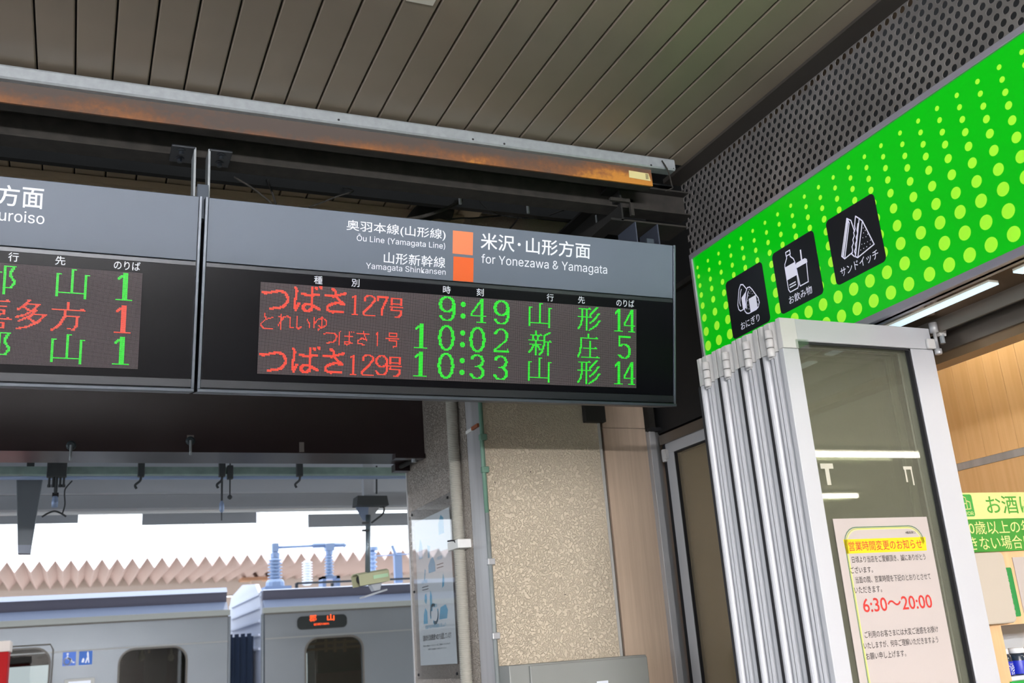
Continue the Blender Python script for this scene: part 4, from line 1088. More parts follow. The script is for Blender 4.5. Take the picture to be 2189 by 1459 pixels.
def tube_lamp(x0, x1, y, z, label, w=0.12):
    t = thing('ceiling_lamp', ((x0 + x1) / 2, y, z), label, 'lamp', 'ceiling lamps inside the shop')
    mk('body', B().box(x0, x1, y - w / 2, y + w / 2, z + 0.045, z + 0.079), M_lampbody, t)
    mk('tube', B().lathe([(0.022, 0.03), (0.022, x1 - x0 - 0.03)], (x0, y, z + 0.02), (1, 0, 0), 12), M_lampshop, t, smooth=True)
tube_lamp(4.7, 6.9, -1.36, SH - 0.08, 'ceiling lamp in the middle of the shop, mirrored in the front door leaf')
tube_lamp(6.1, 7.55, -3.45, SH - 0.08, 'ceiling lamp at the back of the shop, mirrored lower in the front door leaf')
tube_lamp(2.9, 4.2, 0.62, SH - 0.08, 'ceiling lamp near the shop entrance, mirrored high in the front door leaf')
tube_lamp(2.95, 3.55, 2.9, SH - 0.08, 'short ceiling lamp in front of the wood-panelled wall')

# liquor shelf end with sign boards, facing the entrance
LY = 2.62
sf = thing('liquor_shelf', (3.3, LY + 0.2, 0), 'wooden liquor shelf unit just inside the shop', 'shelf')
mk('side_post', B().box(2.866, 2.918, LY + 0.012, LY + 0.42, 0, 1.565), wood('light_wood', (224, 184, 140), (214, 172, 128), 'Z', 40), sf)
mk('header_board', B().box(2.84, 3.58, LY + 0.012, LY + 0.05, 1.565, 2.015), wood('light_wood', (224, 184, 140), (214, 172, 128)), sf)
mk('back_board', B().box(2.905, 3.58, LY + 0.40, LY + 0.42, 0, 1.6), mat('pale_grey_board', (200, 206, 210), rough=0.5), sf)
mk('shelf_board', B().box(2.905, 3.58, LY + 0.02, LY + 0.40, 1.385, 1.398), mat('shelf_white', (214, 216, 222), rough=0.4), sf)
mk('shelf_board', B().box(2.905, 3.58, LY + 0.02, LY + 0.40, 1.10, 1.113), mat('shelf_white', (214, 216, 222)), sf)
mk('price_rail', B().box(2.905, 3.58, LY + 0.005, LY + 0.019, 1.352, 1.384), mat('green_rail', (30, 150, 60), rough=0.4), sf)
KF = frame((0, LY + 0.0, 0), (1, 0, 0), (0, 0, 1), (0, -1, 0))
lq = thing('liquor_sign', (3.2, LY, 1.81), 'yellow and green liquor age-check sign on the shelf header', 'sign')
mk('yellow_part', B().box(2.80, 3.56, LY, LY + 0.010, 1.925, 2.018), M_klime, lq)
mk('green_part', B().box(2.80, 3.56, LY, LY + 0.010, 1.812, 1.9245), M_kgreen, lq)
ik = mk('icon_tile', B().prism([KF(u, v, 0.0002) for u, v in rrect(2.80, 2.892, 1.935, 2.012, 0.008)], (0, -0.001, 0)), mat('green_tile', (60, 150, 60), rough=.5), lq)
KF3 = frame((0, LY - 0.0016, 0), (1, 0, 0), (0, 0, 1), (0, -1, 0))
text('LIQUOR', KF3, 2.806, 2.886, 1.939, 1.952, 'caption', M_klime, ik, 0.01)
b = B(); b.stroke(KF3, [(2.84, 1.96), (2.84, 1.995), (2.85, 2.005), (2.862, 2.0), (2.862, 1.96), (2.84, 1.96)], 0.004); b.stroke(KF3, [(2.862, 1.99), (2.878, 1.985), (2.878, 1.962), (2.862, 1.96)], 0.004); b.stroke(KF3, [(2.84, 1.98), (2.862, 1.98)], 0.004)
mk('pictogram', b, M_klime, ik)
KF4 = frame((0, LY - 0.0008, 0), (1, 0, 0), (0, 0, 1), (0, -1, 0))
text('お酒は', KF4, 2.955, 3.19, 1.942, 2.006, 'lettering', mat('green_ink', (70, 150, 50), rough=.5), lq, 0.006)
text('20歳以上の年齢', KF4, 2.822, 3.21, 1.872, 1.918, 'lettering', M_klime, lq, 0.004)
text('きない場合に', KF4, 2.838, 3.14, 1.818, 1.866, 'lettering', M_klime, lq, 0.004)
q = onY(2090, 1187, LY - 0.04); q2 = onY(2132, 1187, LY - 0.04); q3 = onY(2150, 1335, LY - 0.04)
gb = thing('security_gate_panel', (2.83, LY, 1.55), 'warm grey plastic panel with rounded lower edge at the shelf end', 'panel')
mk('body', B().prism([KF(u, v) for u, v in rrect(2.790, 2.955, 1.571, 1.808, 0.02)], (0, -0.03, 0)), M_boxbeige, gb, bevel=0.006)
gl_ = thing('camera_notice', (2.93, LY, 1.61), 'small green vertical security camera notice on the shelf header', 'notice')
mk('plate', B().prism([KF(u, v, -0.0118) for u, v in rrect(2.959, 3.022, 1.590, 1.756, 0.006)], (0, -0.002, 0)), mat('notice_green', (36, 130, 62), rough=.35), gl_)
GF = frame((0, LY + 0.0096, 0), (1, 0, 0), (0, 0, 1), (0, -1, 0))
for k, ch in enumerate('防犯カメラ作動中'):
    text(ch, GF, 2.982, 2.999, 1.733 - k * .0192, 1.749 - k * .0192, 'lettering', M_paper, gl_, 0.003)
mk('price_card', B().box(3.037, 3.20, LY + 0.008, LY + 0.0112, 1.60, 1.79), M_paper, label='white card on the liquor shelf header', cat='card')
def bottle(x, y, z, label, mlab, lab=True):
    t = thing('bottle', (x, y, z), label, 'bottle', 'bottles on the liquor shelf')
    mk('glass', B().lathe([(0.030, 0), (0.033, 0.004), (0.033, 0.060), (0.029, 0.068), (0.025, 0.071)], (x, y, z), (0, 0, 1), 20), M_bottle, t, smooth=True)
    mk('cap', B().lathe([(0.025, 0.071), (0.026, 0.072), (0.026, 0.086), (0.024, 0.088)], (x, y, z), (0, 0, 1), 20), M_capw, t, smooth=True)
    mk('label', B().lathe([(0.0334, 0.003), (0.0336, 0.004), (0.0336, 0.046), (0.0334, 0.047)], (x, y, z), (0, 0, 1), 20), mlab, t, smooth=True)
    if lab:
        TF = frame((x, y - 0.0346, z), (1, 0, 0), (0, 0, 1), (0, -1, 0))
        text('SAKE', TF, -.006, .010, .036, .041, 'lettering', M_white, t)
        text('ne', TF, -.014, .012, .016, .034, 'lettering', M_white, t)
        text('p', TF, -.004, .008, .004, .014, 'lettering', M_white, t)
for k in range(7):
    bottle(2.955 + k * 0.075, LY + 0.07, 1.3985, 'blue-labelled sake bottle, ' + ['nearest the shelf post', 'second from the shelf post', 'third from the shelf post', 'fourth from the shelf post', 'fifth from the shelf post', 'sixth from the shelf post', 'farthest from the shelf post'][k], M_blueLab, k < 2)

# ---- lamps of the concourse, behind the viewer
def row_lamp(y, z, label):
    t = thing('pendant_lamp', (-1, y, z), label, 'lamp', 'suspended lamps of the concourse')
    mk('body', B().box(-3.0, 1.0, y - 0.02, y + 0.02, z + 0.03, z + 0.07), M_lampbody, t)
    for s_ in (-1, 1):
        mk('tube', B().lathe([(0.025, 0), (0.025, 3.9)], (-2.95, y + s_ * 0.05, z), (1, 0, 0), 10), M_lamp, t, smooth=True)
        mk('lamp_holder', B().box(-3.0, -2.95, y + s_ * 0.05 - .02, y + s_ * 0.05 + .02, z - .02, z + .05).box(0.95, 1.0, y + s_ * 0.05 - .02, y + s_ * 0.05 + .02, z - .02, z + .05), M_lampbody, t)
    for xx in (-2.6, 0.6):
        mk('rod', B().tube([(xx, y, z + 0.07), (xx, y, ZC)], 0.006, 6), M_lampbody, t)
row_lamp(-4.4, 2.612, 'suspended twin-tube lamp of the concourse, nearest behind the viewer')
row_lamp(-6.2, 2.635, 'suspended twin-tube lamp of the concourse, middle one behind the viewer')
row_lamp(-8.0, 2.657, 'suspended twin-tube lamp of the concourse, farthest behind the viewer')

# ================================================================== PLATFORM CANOPY OUTSIDE
def bandX(y, ya, yb3, x0=-12, x1=8):
    """z range of a beam at depth y that the photo shows between two image heights"""
    return onY(430, yb3, y).z, onY(430, ya, y).z
cp = thing('platform_canopy', (0, 7, 2.5), 'grey steel canopy over the platform', 'canopy')
z0, z1 = bandX(6.0, 997, 1013); mk('front_channel', B().box(-12, 8, 6.0, 6.06, z0, z1), M_canopygreen, cp, bevel=0.003)
z0, z1 = bandX(6.12, 1013, 1023); mk('lower_channel', B().tube([(-12, 6.14, (z0 + z1) / 2), (8, 6.14, (z0 + z1) / 2)], (z1 - z0) / 2, 8), M_canopyblue, cp)
z0, z1 = bandX(6.7, 1020, 1052); mk('purlin', B().box(-12, 8, 6.7, 6.76, z0, z1 + 0.02), M_canopy, cp)
z0, z1 = bandX(6.9, 1052, 1054.5); mk('seam_strip', B().box(-12, 8, 6.72, 6.9, z0 - 0.004, z1), M_darkfit, cp)
z0, z1 = bandX(6.92, 1054, 1084); mk('purlin', B().box(-12, 8, 6.92, 7.0, z0, z1), M_canopy, cp)
z0, z1 = bandX(7.1, 1083, 1096); mk('gutter_pipe', B().tube([(-12, 7.1, (z0 + z1) / 2), (8, 7.1, (z0 + z1) / 2)], (z1 - z0) / 2, 14), M_silver, cp, smooth=True)
rs = B(); rs.poly([(-12, 5.45, 3.36), (8, 5.45, 3.36), (8, 10.9, 3.36), (-12, 10.9, 3.36)])  # unseen roof drawn out over the train to shade its side
mk('roof_sheet', rs, translucent('milky_roof_sheet', (170, 168, 168), 0.34), cp)  # lets sky light through to brighten the fittings below
mk('roof_sheet', B().box(-12, 8, 7.0, 7.35, onY(430, 1083, 7.1).z, 3.35), M_canopy, cp)
for xa, xb, nm in ((-900, 168, 0), (305, 548, 1), (660, 1400, 2)):
    a = onY(xa, 1090, 7.2); b_ = onY(xb, 1090, 7.2); zt = onY(xb, 1092, 7.2).z; zb_ = onY(xb, 1116 if nm < 2 else 1110, 7.2).z
    mk('flap_panel', B().box(max(a.x, -12), b_.x, 7.2, 7.23, zb_, zt + 0.02), M_canopy, cp)
# fixings hung on the front channel
def clampset(px, label, big=False):
    p = onY(px, 1005, 5.97)
    t = thing('hanger_clamp', p - V3((0, 0, 0.1)), label, 'clamp', 'clamps on the canopy channel')
    mk('block', B().box(p.x - 0.018, p.x + 0.018, 5.96, 6.0, p.z - 0.035, p.z + 0.05), M_darkfit, t, bevel=0.003)
    mk('hook', B().tube(smooth_path([p + V3((0, 0, -0.03)), p + V3((-0.005, -0.01, -0.06)), p + V3((-0.03, -0.01, -0.085)), p + V3((-0.022, -0.01, -0.105))]), 0.007, 7), M_darkfit, t, smooth=True)
    if big:
        mk('block', B().box(p.x + 0.03, p.x + 0.062, 5.96, 6.0, p.z - 0.05, p.z + 0.03), M_darkfit, t, bevel=0.003)
        mk('rod', B().tube([p + V3((0.0, 0, -0.03)), p + V3((0.0, 0, -0.19))], 0.006, 7), M_darkfit, t)
        mk('rod', B().tube([p + V3((0.045, 0, 0.05)), p + V3((0.045, 0, -0.16))], 0.0045, 7), M_darkfit, t)
        mk('ball_joint', B().lathe([(0.004, 0), (0.014, 0.008), (0.014, 0.02), (0.004, 0.028)], p + V3((0.045, 0, -0.17)), (0, 0, 1), 8), M_darkfit, t, smooth=True)
        mk('turnbuckle', B().lathe([(0.005, 0), (0.014, 0.015), (0.014, 0.05), (0.005, 0.07)], p + V3((0.0, 0, -0.245)), (0, 0, 1), 8), M_canopyblue, t, smooth=True)
        mk('tip', B().tube([p + V3((0, 0, -0.245)), p + V3((0, 0, -0.29))], 0.004, 6), M_darkfit, t)
clampset(302, 'small clamp on the canopy channel above the white gap in the panels')
clampset(475, 'large clamp with two rods on the canopy channel, above the car joint', True)
clampset(641, 'small clamp on the canopy channel left of the surveillance camera')
# cluster of suspension hardware near the hanging sign
p = onY(122, 1000, 5.95)
t = thing('suspension_fitting', p - V3((0, 0, 0.3)), 'cluster of suspension rods beside the tapered hanging sign', 'fitting')
mk('plate', B().box(p.x - 0.05, p.x + 0.05, 5.94, 5.98, p.z - 0.05, p.z + 0.06), M_darkfit, t, bevel=0.004)
for dx in (-0.035, -0.015, 0.02, 0.038):
    mk('bolt', B().lathe([(0.006, 0), (0.006, -0.04), (0.009, -0.04), (0.009, -0.055)], p + V3((dx, 0, -0.05)), (0, 0, 1), 8), M_darkfit, t)
mk('rod', B().tube([p + V3((0, 0, -0.05)), p + V3((0, 0, -0.14))], 0.009, 8), M_darkfit, t)
mk('collar', B().box(p.x - 0.016, p.x + 0.016, 5.945, 5.975, p.z - 0.155, p.z - 0.135), M_gasket, t)
mk('turnbuckle', B().lathe([(0.016, 0), (0.018, 0.03), (0.014, 0.06)], p + V3((0, 0, -0.215)), (0, 0, 1), 10), M_canopyblue, t, smooth=True)
mk('bow', B().tube(smooth_path([p + V3((-0.06, 0, -0.265)), p + V3((-0.03, 0, -0.245)), p + V3((0, 0, -0.235)), p + V3((0.03, 0, -0.245)), p + V3((0.06, 0, -0.265))]), 0.005, 7), M_darkfit, t, smooth=True)
mk('loop_cable', B().tube(smooth_path([p + V3((0.08, 0, -0.07)), p + V3((0.05, 0, -0.11)), p + V3((0.045, 0, -0.14)), p + V3((0.05, 0, -0.2)), p + V3((0.04, 0, -0.25))]), 0.004, 7), M_darkfit, t, smooth=True)
# tapered hanging sign, seen edge-on
hp = [onY(a, b_, 6.4) for a, b_ in ((34.5, 1005), (94, 1005), (64.5, 1181), (38, 1181))]
hs = thing('hanging_sign', (hp[2] + hp[3]) / 2, 'tapered dark grey hanging sign seen edge-on at the left', 'sign')
mk('panel', B().prism(hp, (0, 0.06, 0)), mat('dark_grey_sign', (92, 100, 108), rough=0.5), hs, bevel=0.004)
mk('end_cap', B().prism([onY(a, b_, 6.39) for a, b_ in ((38, 1164), (67, 1164), (64.5, 1182), (38, 1182))], (0, 0.08, 0)), mat('light_end_cap', (128, 136, 152), rough=0.5), hs)
pm = (hp[0] + hp[1]) / 2
mk('hanger', B().box(pm.x - 0.02, pm.x + 0.02, 6.41, 6.45, pm.z, 3.359), M_darkfit, hs)

# surveillance camera on a drop pole
CY = 6.3
ct = onY(787, 1085, CY); cm = onY(790, 1243, CY)
cc = thing('surveillance_camera', (ct.x, CY, cm.z - 0.06), 'olive-grey box surveillance camera hanging on a steel pole from the canopy', 'camera')
P2 = lambda a, b_: onY(a, b_, CY)
mk('mount_plate', B().prism([P2(760, 1062) + V3((0, -.06, 0)), P2(822, 1062) + V3((0, -.06, 0)), P2(826, 1082) + V3((0, -.06, 0)), P2(758, 1082) + V3((0, -.06, 0))], (0, 0.12, 0)), M_darkfit, cc)
mk('gusset', B().prism([P2(760, 1083), P2(788, 1083), P2(786, 1112), P2(776, 1112)], (0, 0.006, 0)), M_canopyblue, cc)
mk('gusset', B().prism([P2(788, 1083), P2(812, 1083), P2(792, 1112), P2(786, 1112)], (0, 0.006, 0)), M_canopy, cc)
mk('upper_stem', B().box(ct.x - 0.03, ct.x + 0.035, CY - 0.02, CY + 0.03, P2(787, 1064).z, 3.349), M_canopy, cc)
mk('rod', B().tube([P2(783, 1055), P2(784, 1000)], 0.007, 7).tube([P2(805, 1055), P2(805, 995)], 0.006, 7), M_darkfit, cc)
mk('pole', B().tube([P2(787, 1100), P2(786, 1225)], 0.016, 14), mat('pole_grey', (120, 132, 140), rough=0.35, metal=0.6), cc, smooth=True)
for yy in (1118, 1134):
    mk('pole_clip', B().box(P2(773, yy).x, P2(787, yy).x, CY - 0.024, CY - 0.008, P2(773, yy).z - 0.006, P2(773, yy).z + 0.006), M_darkfit, cc)
mk('cable', B().tube(smooth_path([P2(812, 1075), P2(821, 1085), P2(818, 1098), P2(806, 1108), P2(794, 1117)]), 0.006, 8), M_darkfit, cc, smooth=True)
# camera housing: sun shield over a body, nose to the left and down
nose = P2(760, 1240); tail = P2(833, 1228); ax = (tail - nose).normalized()
ax = V3((ax.x, 0.30, ax.z + 0.02)).normalized()
L = (tail - nose).length * 1.0; side = V3((0, 1, 0)) - ax * ax.y; side.normalize(); upv = side.cross(ax) * -1
if upv.z < 0: upv = -upv
hb = 0.040; wb = 0.045
def cf(a, s_, u): return nose + ax * a + side * s_ + upv * u
mk('sun_shield', B().prism([cf(0, -wb, -hb), cf(0, -wb - .004, hb * .7), cf(0, -wb + .02, hb), cf(0, wb - .02, hb), cf(0, wb + .004, hb * .7), cf(0, wb, -hb), cf(0, wb - .005, -hb), cf(0, wb - .002, hb * .6), cf(0, wb - .023, hb - .006), cf(0, -wb + .023, hb - .006), cf(0, -wb + .002, hb * .6), cf(0, -wb + .005, -hb)], ax * L), M_cctv, cc)
mk('body', B().prism([cf(.045, -wb + .006, -hb), cf(.045, -wb + .006, hb * .55), cf(.045, wb - .006, hb * .55), cf(.045, wb - .006, -hb)], ax * (L - 0.05)), mat('camera_dark_body', (64, 70, 70), rough=0.4), cc)
mk('lens', B().lathe([(0.022, 0.046), (0.022, 0.02), (0.012, 0.019)], nose, ax, 14), M_gasket, cc)
mk('band', B().obox(cf(L * .45, -wb - .0055, -hb * .3), ax * L * .5, side * 0.0015, upv * 0.022), mat('pale_green_band', (170, 206, 170), rough=.5), cc)
TFc = frame(cf(L * .5, -wb - .0062, -hb * .2), ax, upv, -side)
text('SECURITY', TFc, 0, L * .3, 0, .014, 'lettering', mat('camera_ink', (96, 140, 104), rough=.5), cc) if False else None
mk('swivel', B().prism([cf(L * .42, -.02, -hb), cf(L * .8, -.02, -hb), cf(L * .7, -.02, -hb - .045), cf(L * .5, -.02, -hb - .045)], side * .04), M_canopy, cc, bevel=0.004)
mk('foot', B().prism([cf(L * .12, -.03, -hb - .065), cf(L * .9, -.03, -hb - .045), cf(L * .9, -.03, -hb - .055), cf(L * .12, -.03, -hb - .075)], side * .06), M_canopy, cc)
mk('drop_arm', B().tube([P2(786, 1222), cf(L * .5, 0, hb * .5)], 0.014, 10), M_canopy, cc)

# ================================================================== TRAIN
YT = 11.0
def PT(x, y): return onY(x, y, YT)
gz = PT(300, 1322).z
TW = 2.85
def train_frame(u, v, w=0.0): return V3((u, YT + w, v))
def car(xa, xb, doors, wins, name_label, rim):
    t = thing('train_car', ((xa + xb) / 2, YT + TW / 2, -1.0), name_label, 'train car')
    holes = [rrect(*h, 0.13, 6) for h in doors + wins]
    mk('side_wall', plate([(xa, -0.9), (xb, -0.9), (xb, gz), (xa, gz)], holes, lambda u, v, w: V3((u, YT + w, v)), 0.06), M_train, t)
    mk('cant_rail', B().box(xa - 0.02, xb + 0.02, YT - 0.025, YT + 0.05, gz - 0.012, gz + 0.045), mat('gutter_grey', (148, 152, 148), rough=.45), t, bevel=0.004)
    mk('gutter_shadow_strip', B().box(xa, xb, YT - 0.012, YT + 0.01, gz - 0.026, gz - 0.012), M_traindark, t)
    mk('belt_line', B().box(xa, xb, YT - 0.004, YT + 0.01, gz - 0.275, gz - 0.262), mat('belt_grey', (130, 132, 130), rough=.4), t)
    # roof section swept along the car: cove, shaded shroud, skylit rim, with light and shade put into their colours
    z = gz + 0.045
    mk('roof_cove', B().prism([(xa, YT, z), (xa, YT + 0.10, z + 0.085), (xa, YT + 0.14, z + 0.085), (xa, YT + 0.14, z)], (xb - xa, 0, 0)), M_trainroof, t)
    mk('roof_shroud', B().prism([(xa + (0.0), YT + 0.14, z + 0.08), (xa, YT + 0.10, z + 0.185), (xa, YT + 0.2, z + 0.185), (xa, YT + 0.2, z + 0.08)], (xb - xa, 0, 0)), mat('shroud_shaded', (92, 92, 108), rough=.6), t)
    mk('roof_rim', B().prism([(xa, YT + 0.085, z + 0.185), (xa, YT + 0.13, z + 0.185 + rim), (xa, YT + TW / 2, z + 0.195 + rim), (xa, YT + TW - 0.13, z + 0.185 + rim), (xa, YT + TW - 0.09, z + 0.185)], (xb - xa, 0, 0)), mat('roof_skylit', (196, 206, 232), rough=.5), t)
    # interior shell
    mk('interior_floor', B().box(xa + .05, xb - .05, YT + .06, YT + TW - .06, 0.0, 0.05), M_tint, t)
    mk('interior_ceiling', B().box(xa + .05, xb - .05, YT + .06, YT + TW - .06, gz - 0.03, gz), mat('interior_white', (214, 208, 190), rough=.6), t)
    ho = [rrect(h[0] - .15, h[1] + .1, h[2], h[3] - 0.1, 0.13, 6) for h in doors]
    mk('far_wall', plate([(xa, -0.9), (xb, -0.9), (xb, gz), (xa, gz)], ho, lambda u, v, w: V3((u, YT + TW - 0.06 + w, v)), 0.05), mat('interior_brown', (112, 96, 80), rough=.6), t)
    for h in doors + wins:
        q = rrect(*h, 0.13, 6)
        pn = mk('window_pane', B().prism([V3((u, YT + 0.03, v)) for u, v in q], (0, 0.006, 0)), M_trainglass, t)
        ring = plate([(u, v) for u, v in rrect(h[0] - .018, h[1] + .018, h[2] - .018, h[3] + .018, 0.145, 6)], [q], lambda u, v, w: V3((u, YT - 0.006 + w, v)), 0.02)
        mk('window_rim', ring, M_traindark, t)
    for k in range(int((xb - xa) / 0.45)):
        mk('hanging_strap', B().box(xa + .2 + k * .45 - .012, xa + .2 + k * .45 + .012, YT + .55, YT + .565, gz - .32, gz - .05), mat('strap', (206, 196, 160), rough=.5), t)
    return t
xa1 = PT(487, 1360).x; xb0 = PT(566, 1360).x
w1 = (PT(256, 1420).x, PT(397, 1420).x, 0.9, PT(325, 1386).z)
d1 = (PT(-60, 1420).x, PT(104, 1420).x, 0.3, PT(60, 1388).z)
carA = car(-8.0, xa1, [d1], [w1], 'left grey train car with accessibility stickers', 0.05)
d2 = (PT(655, 1420).x, PT(775, 1420).x, 0.3, PT(715, 1362).z)
carB = car(xb0, 9.0, [d2], [], 'right grey train car with orange destination display and roof insulators', 0.01)
# what the windows show of the interior
tan = mat('tan_rack', (196, 160, 104), rough=.5)
for k, py in enumerate((1372, 1384)):
    q0, q1 = onY(640, py, YT + .5), onY(800, py, YT + .5)
    mk('luggage_rack_bar', B().tube([V3((q0.x, YT + .5, (q0.z + q1.z) / 2)), V3((q1.x, YT + .5, (q0.z + q1.z) / 2))], .014, 8), tan, carB, smooth=True)
for px in (695, 714, 735):
    q = onY(px, 1375, YT + .48); mk('rack_bracket', B().box(q.x - .012, q.x + .012, YT + .42, YT + .47, q.z - .09, q.z + .05), tan, carB)
q0, q1 = onY(678, 1388, YT + 1.4), onY(790, 1430, YT + 1.4)
mk('advert_board', B().box(q0.x, q1.x, YT + 1.4, YT + 1.42, q1.z, q0.z), mat('dark_green_advert', (26, 60, 34), rough=.5), carB)
q0, q1 = onY(658, 1372, YT + .9), onY(674, 1459, YT + .9)
mk('door_pillar', B().box(q0.x, q1.x, YT + .9, YT + .95, q1.z - .5, q0.z), mat('interior_pale', (226, 228, 230), rough=.5), carB)
for px in (303, 366):
    q = onY(px, 1395, YT + .4); mk('strap_handle', B().lathe([(.012, .06), (.014, .0), (.03, -.03), (.03, -.06), (.012, -.08)], q, (0, 0, 1), 10), mat('strap', (206, 196, 160)), carA, smooth=True)
q0, q1 = onY(310, 1386, YT + 1.2), onY(355, 1459, YT + 1.2)
mk('interior_partition', B().box(q0.x, q1.x, YT + 1.2, YT + 1.23, 0.06, q0.z), mat('partition_grey', (120, 114, 108), rough=.5), carA)
# door outline on car A
z_ = PT(100, 1377).z
mk('door_edge', B().tube([V3((PT(110, 1420).x, YT - .002, 0.1)), V3((PT(113, 1400).x, YT - .002, z_ - .05)), V3((PT(108, 1377).x, YT - .002, z_)), V3((PT(-80, 1380).x, YT - .002, z_))], 0.008, 6), M_traindark, carA)
# accessibility stickers
def sticker(px0, px1, py0, py1, m):
    a = PT(px0, py1); c_ = PT(px1, py0)
    o = mk('sticker', B().box(a.x, c_.x, YT - 0.003, YT - 0.0005, a.z, c_.z), m, carA)
    return o, frame((a.x, YT - 0.0036, a.z), (c_.x - a.x, 0, 0), (0, 0, c_.z - a.z), (0, -1, 0))
o, f_ = sticker(133, 163, 1392, 1423, M_blue1)
b = B(); b.stroke(f_, [(.35 + .25 * math.cos(k * .35), .32 + .25 * math.sin(k * .35)) for k in range(-13, 5)], .09); b.stroke(f_, [(.36, .72), (.40, .50), (.62, .48), (.72, .25), (.88, .22)], .1); b.poly([f_(.36 + .09 * math.cos(k), .86 + .09 * math.sin(k)) for k in range(6)])
mk('pictogram', b, M_white, o)
o, f_ = sticker(168, 198, 1390, 1421, M_blue2)
b = B(); b.poly([f_(.62, .55), f_(.58, .80), f_(.62, .95), f_(.68, .95), f_(.72, .80), f_(.74, .55), f_(.80, .15), f_(.72, .12), f_(.66, .4), f_(.56, .12), f_(.46, .14), f_(.58, .5)]); b.poly([f_(.20, .2), f_(.36, .16), f_(.42, .40), f_(.34, .52), f_(.26, .44)])
mk('pictogram', b, M_white, o)
# small panel with frame at the bottom edge of the picture
a = PT(137, 1459); c_ = PT(203, 1447)
mk('door_button_panel', B().box(a.x, c_.x, YT - .02, YT + .0, a.z - .2, c_.z), mat('panel_grey', (160, 160, 156), rough=.4), carA, bevel=0.004)
a = PT(146, 1459); c_ = PT(194, 1453)
mk('door_button_plate', B().box(a.x, c_.x, YT - .026, YT - .02, a.z - .2, c_.z), M_white, carA)
# destination display of car B
a = PT(635, 1347); c_ = PT(741, 1309)
o = mk('destination_display', B().prism([V3((u, YT - 0.004, v)) for u, v in rrect(a.x, c_.x, a.z + .005, c_.z - .012, 0.05)], (0, -0.006, 0)), mat('display_black', (34, 38, 38), rough=.45, spec=.2), carB)
DF = frame((0, YT - 0.0112, 0), (1, 0, 0), (0, 0, 1), (0, -1, 0))
def D(x, y): p_ = PT(x, y); return p_.x, p_.z
u0, v0 = D(661, 1328); u1, v1 = D(676, 1314); text('郡', DF, u0, u1, v0, v1, 'lettering', M_orangeled, o, 0.004)
u0, v0 = D(699, 1326); u1, v1 = D(714, 1312); text('山', DF, u0, u1, v0, v1, 'lettering', M_orangeled, o, 0.02)
u0, v0 = D(671, 1336); u1, v1 = D(703, 1330); text('KORIYAMA', DF, u0, u1, v0, v1, 'lettering', M_orangeled, o, 0.01)
# end of car B, facing the gap: pale ribbed arch
eb = B(); ez = gz + 0.045
arch = [(YT + .12, 0.2), (YT + .12, gz), (YT + .2, gz + .18), (YT + .5, gz + .33), (YT + TW / 2, gz + .40), (YT + TW - .5, gz + .33), (YT + TW - .15, gz + .1), (YT + TW - .12, 0.2)]
mk('end_wall', B().prism([V3((xb0 + 0.02, y, z)) for y, z in arch], (-0.04, 0, 0)), M_trainlight, carB)
for zz in (gz + .20, gz + .06, gz - .08, gz - .22, gz - 0.36):
    mk('end_rib', B().box(xb0 - .04, xb0 - .02, YT + .16, YT + TW - .6, zz - .012, zz + .012), M_trainlight, carB)
for xx, cr_ in ((xa1 + 0.015, carA), (xb0 - 0.02, carB)):
    mk('corner_handrail', B().tube([(xx, YT + .02, 0.2), (xx, YT + .02, gz - .02)], 0.016, 10), M_train, cr_)
mk('end_wall', B().box(xa1 - .02, xa1, YT + .08, YT + TW - .08, 0.2, gz), M_trainroof, carA)
bw = B(); n = 9
zig = []
for i in range(n + 1):
    x = xa1 + .03 + (xb0 - xa1 - .08) * i / n
    zig.append((x, YT + .35 + (0.07 if i % 2 else 0.0)))
for i in range(n):
    (xq, yq), (xr, yr) = zig[i], zig[i + 1]
    bw.obox((xq, yq, 0.2), (xr - xq, yr - yq, 0), (0, 0.02, 0), (0, 0, gz - .42 + (0.03 if i % 2 else 0)))
bw.box(xa1 + .03, xb0 - .05, YT + .45, YT + TW - .4, 0.2, gz - .36)
mk('gangway_bellows', bw, M_bellows, carB)
# roof insulators and pipe on car B
def insul(px, ytop, ybot, rr, yy, m, nm, ribs=8):
    a = onY(px, ybot, yy); c_ = onY(px, ytop, yy); h = c_.z - a.z
    prof = [(rr * .6, 0)]
    for k in range(ribs):
        z = h * (k + .2) / (ribs + .2)
        prof += [(rr * .62, z), (rr, z + h / ribs * .25), (rr * .92, z + h / ribs * .45), (rr * .62, z + h / ribs * .6)]
    prof += [(rr * .55, h)]
    mk(nm, B().lathe(prof, (a.x, yy, a.z), (0, 0, 1), 16), m, carB, smooth=True)
    return a, c_
yi = YT + .55
PI_ = lambda x, y: onY(x, y, yi)
a, c_ = insul(588, 1192, 1244, .083, yi, M_insul, 'insulator', 7)
mk('insulator_cap', B().lathe([(.05, 0), (.055, .05), (.035, .06), (.035, .08)], c_, (0, 0, 1), 12).box(c_.x - .035, c_.x + .035, yi - .04, yi + .04, c_.z + .07, c_.z + .16), M_canopyblue, carB)
mk('insulator_base', B().lathe([(.105, -.05), (.10, 0), (.08, .03)], a, (0, 0, 1), 14).box(a.x - .13, a.x + .16, yi - .12, yi + .12, a.z - .12, a.z - .05), M_canopyblue, carB)
a2, c2_ = insul(704, 1186, 1232, .055, yi, M_insul, 'insulator', 7)
mk('insulator_cap', B().lathe([(.04, 0), (.045, .05), (.03, .06)], c2_, (0, 0, 1), 12).box(c2_.x - .05, c2_.x + .05, yi - .05, yi + .05, c2_.z + .05, c2_.z + .13), M_canopyblue, carB)
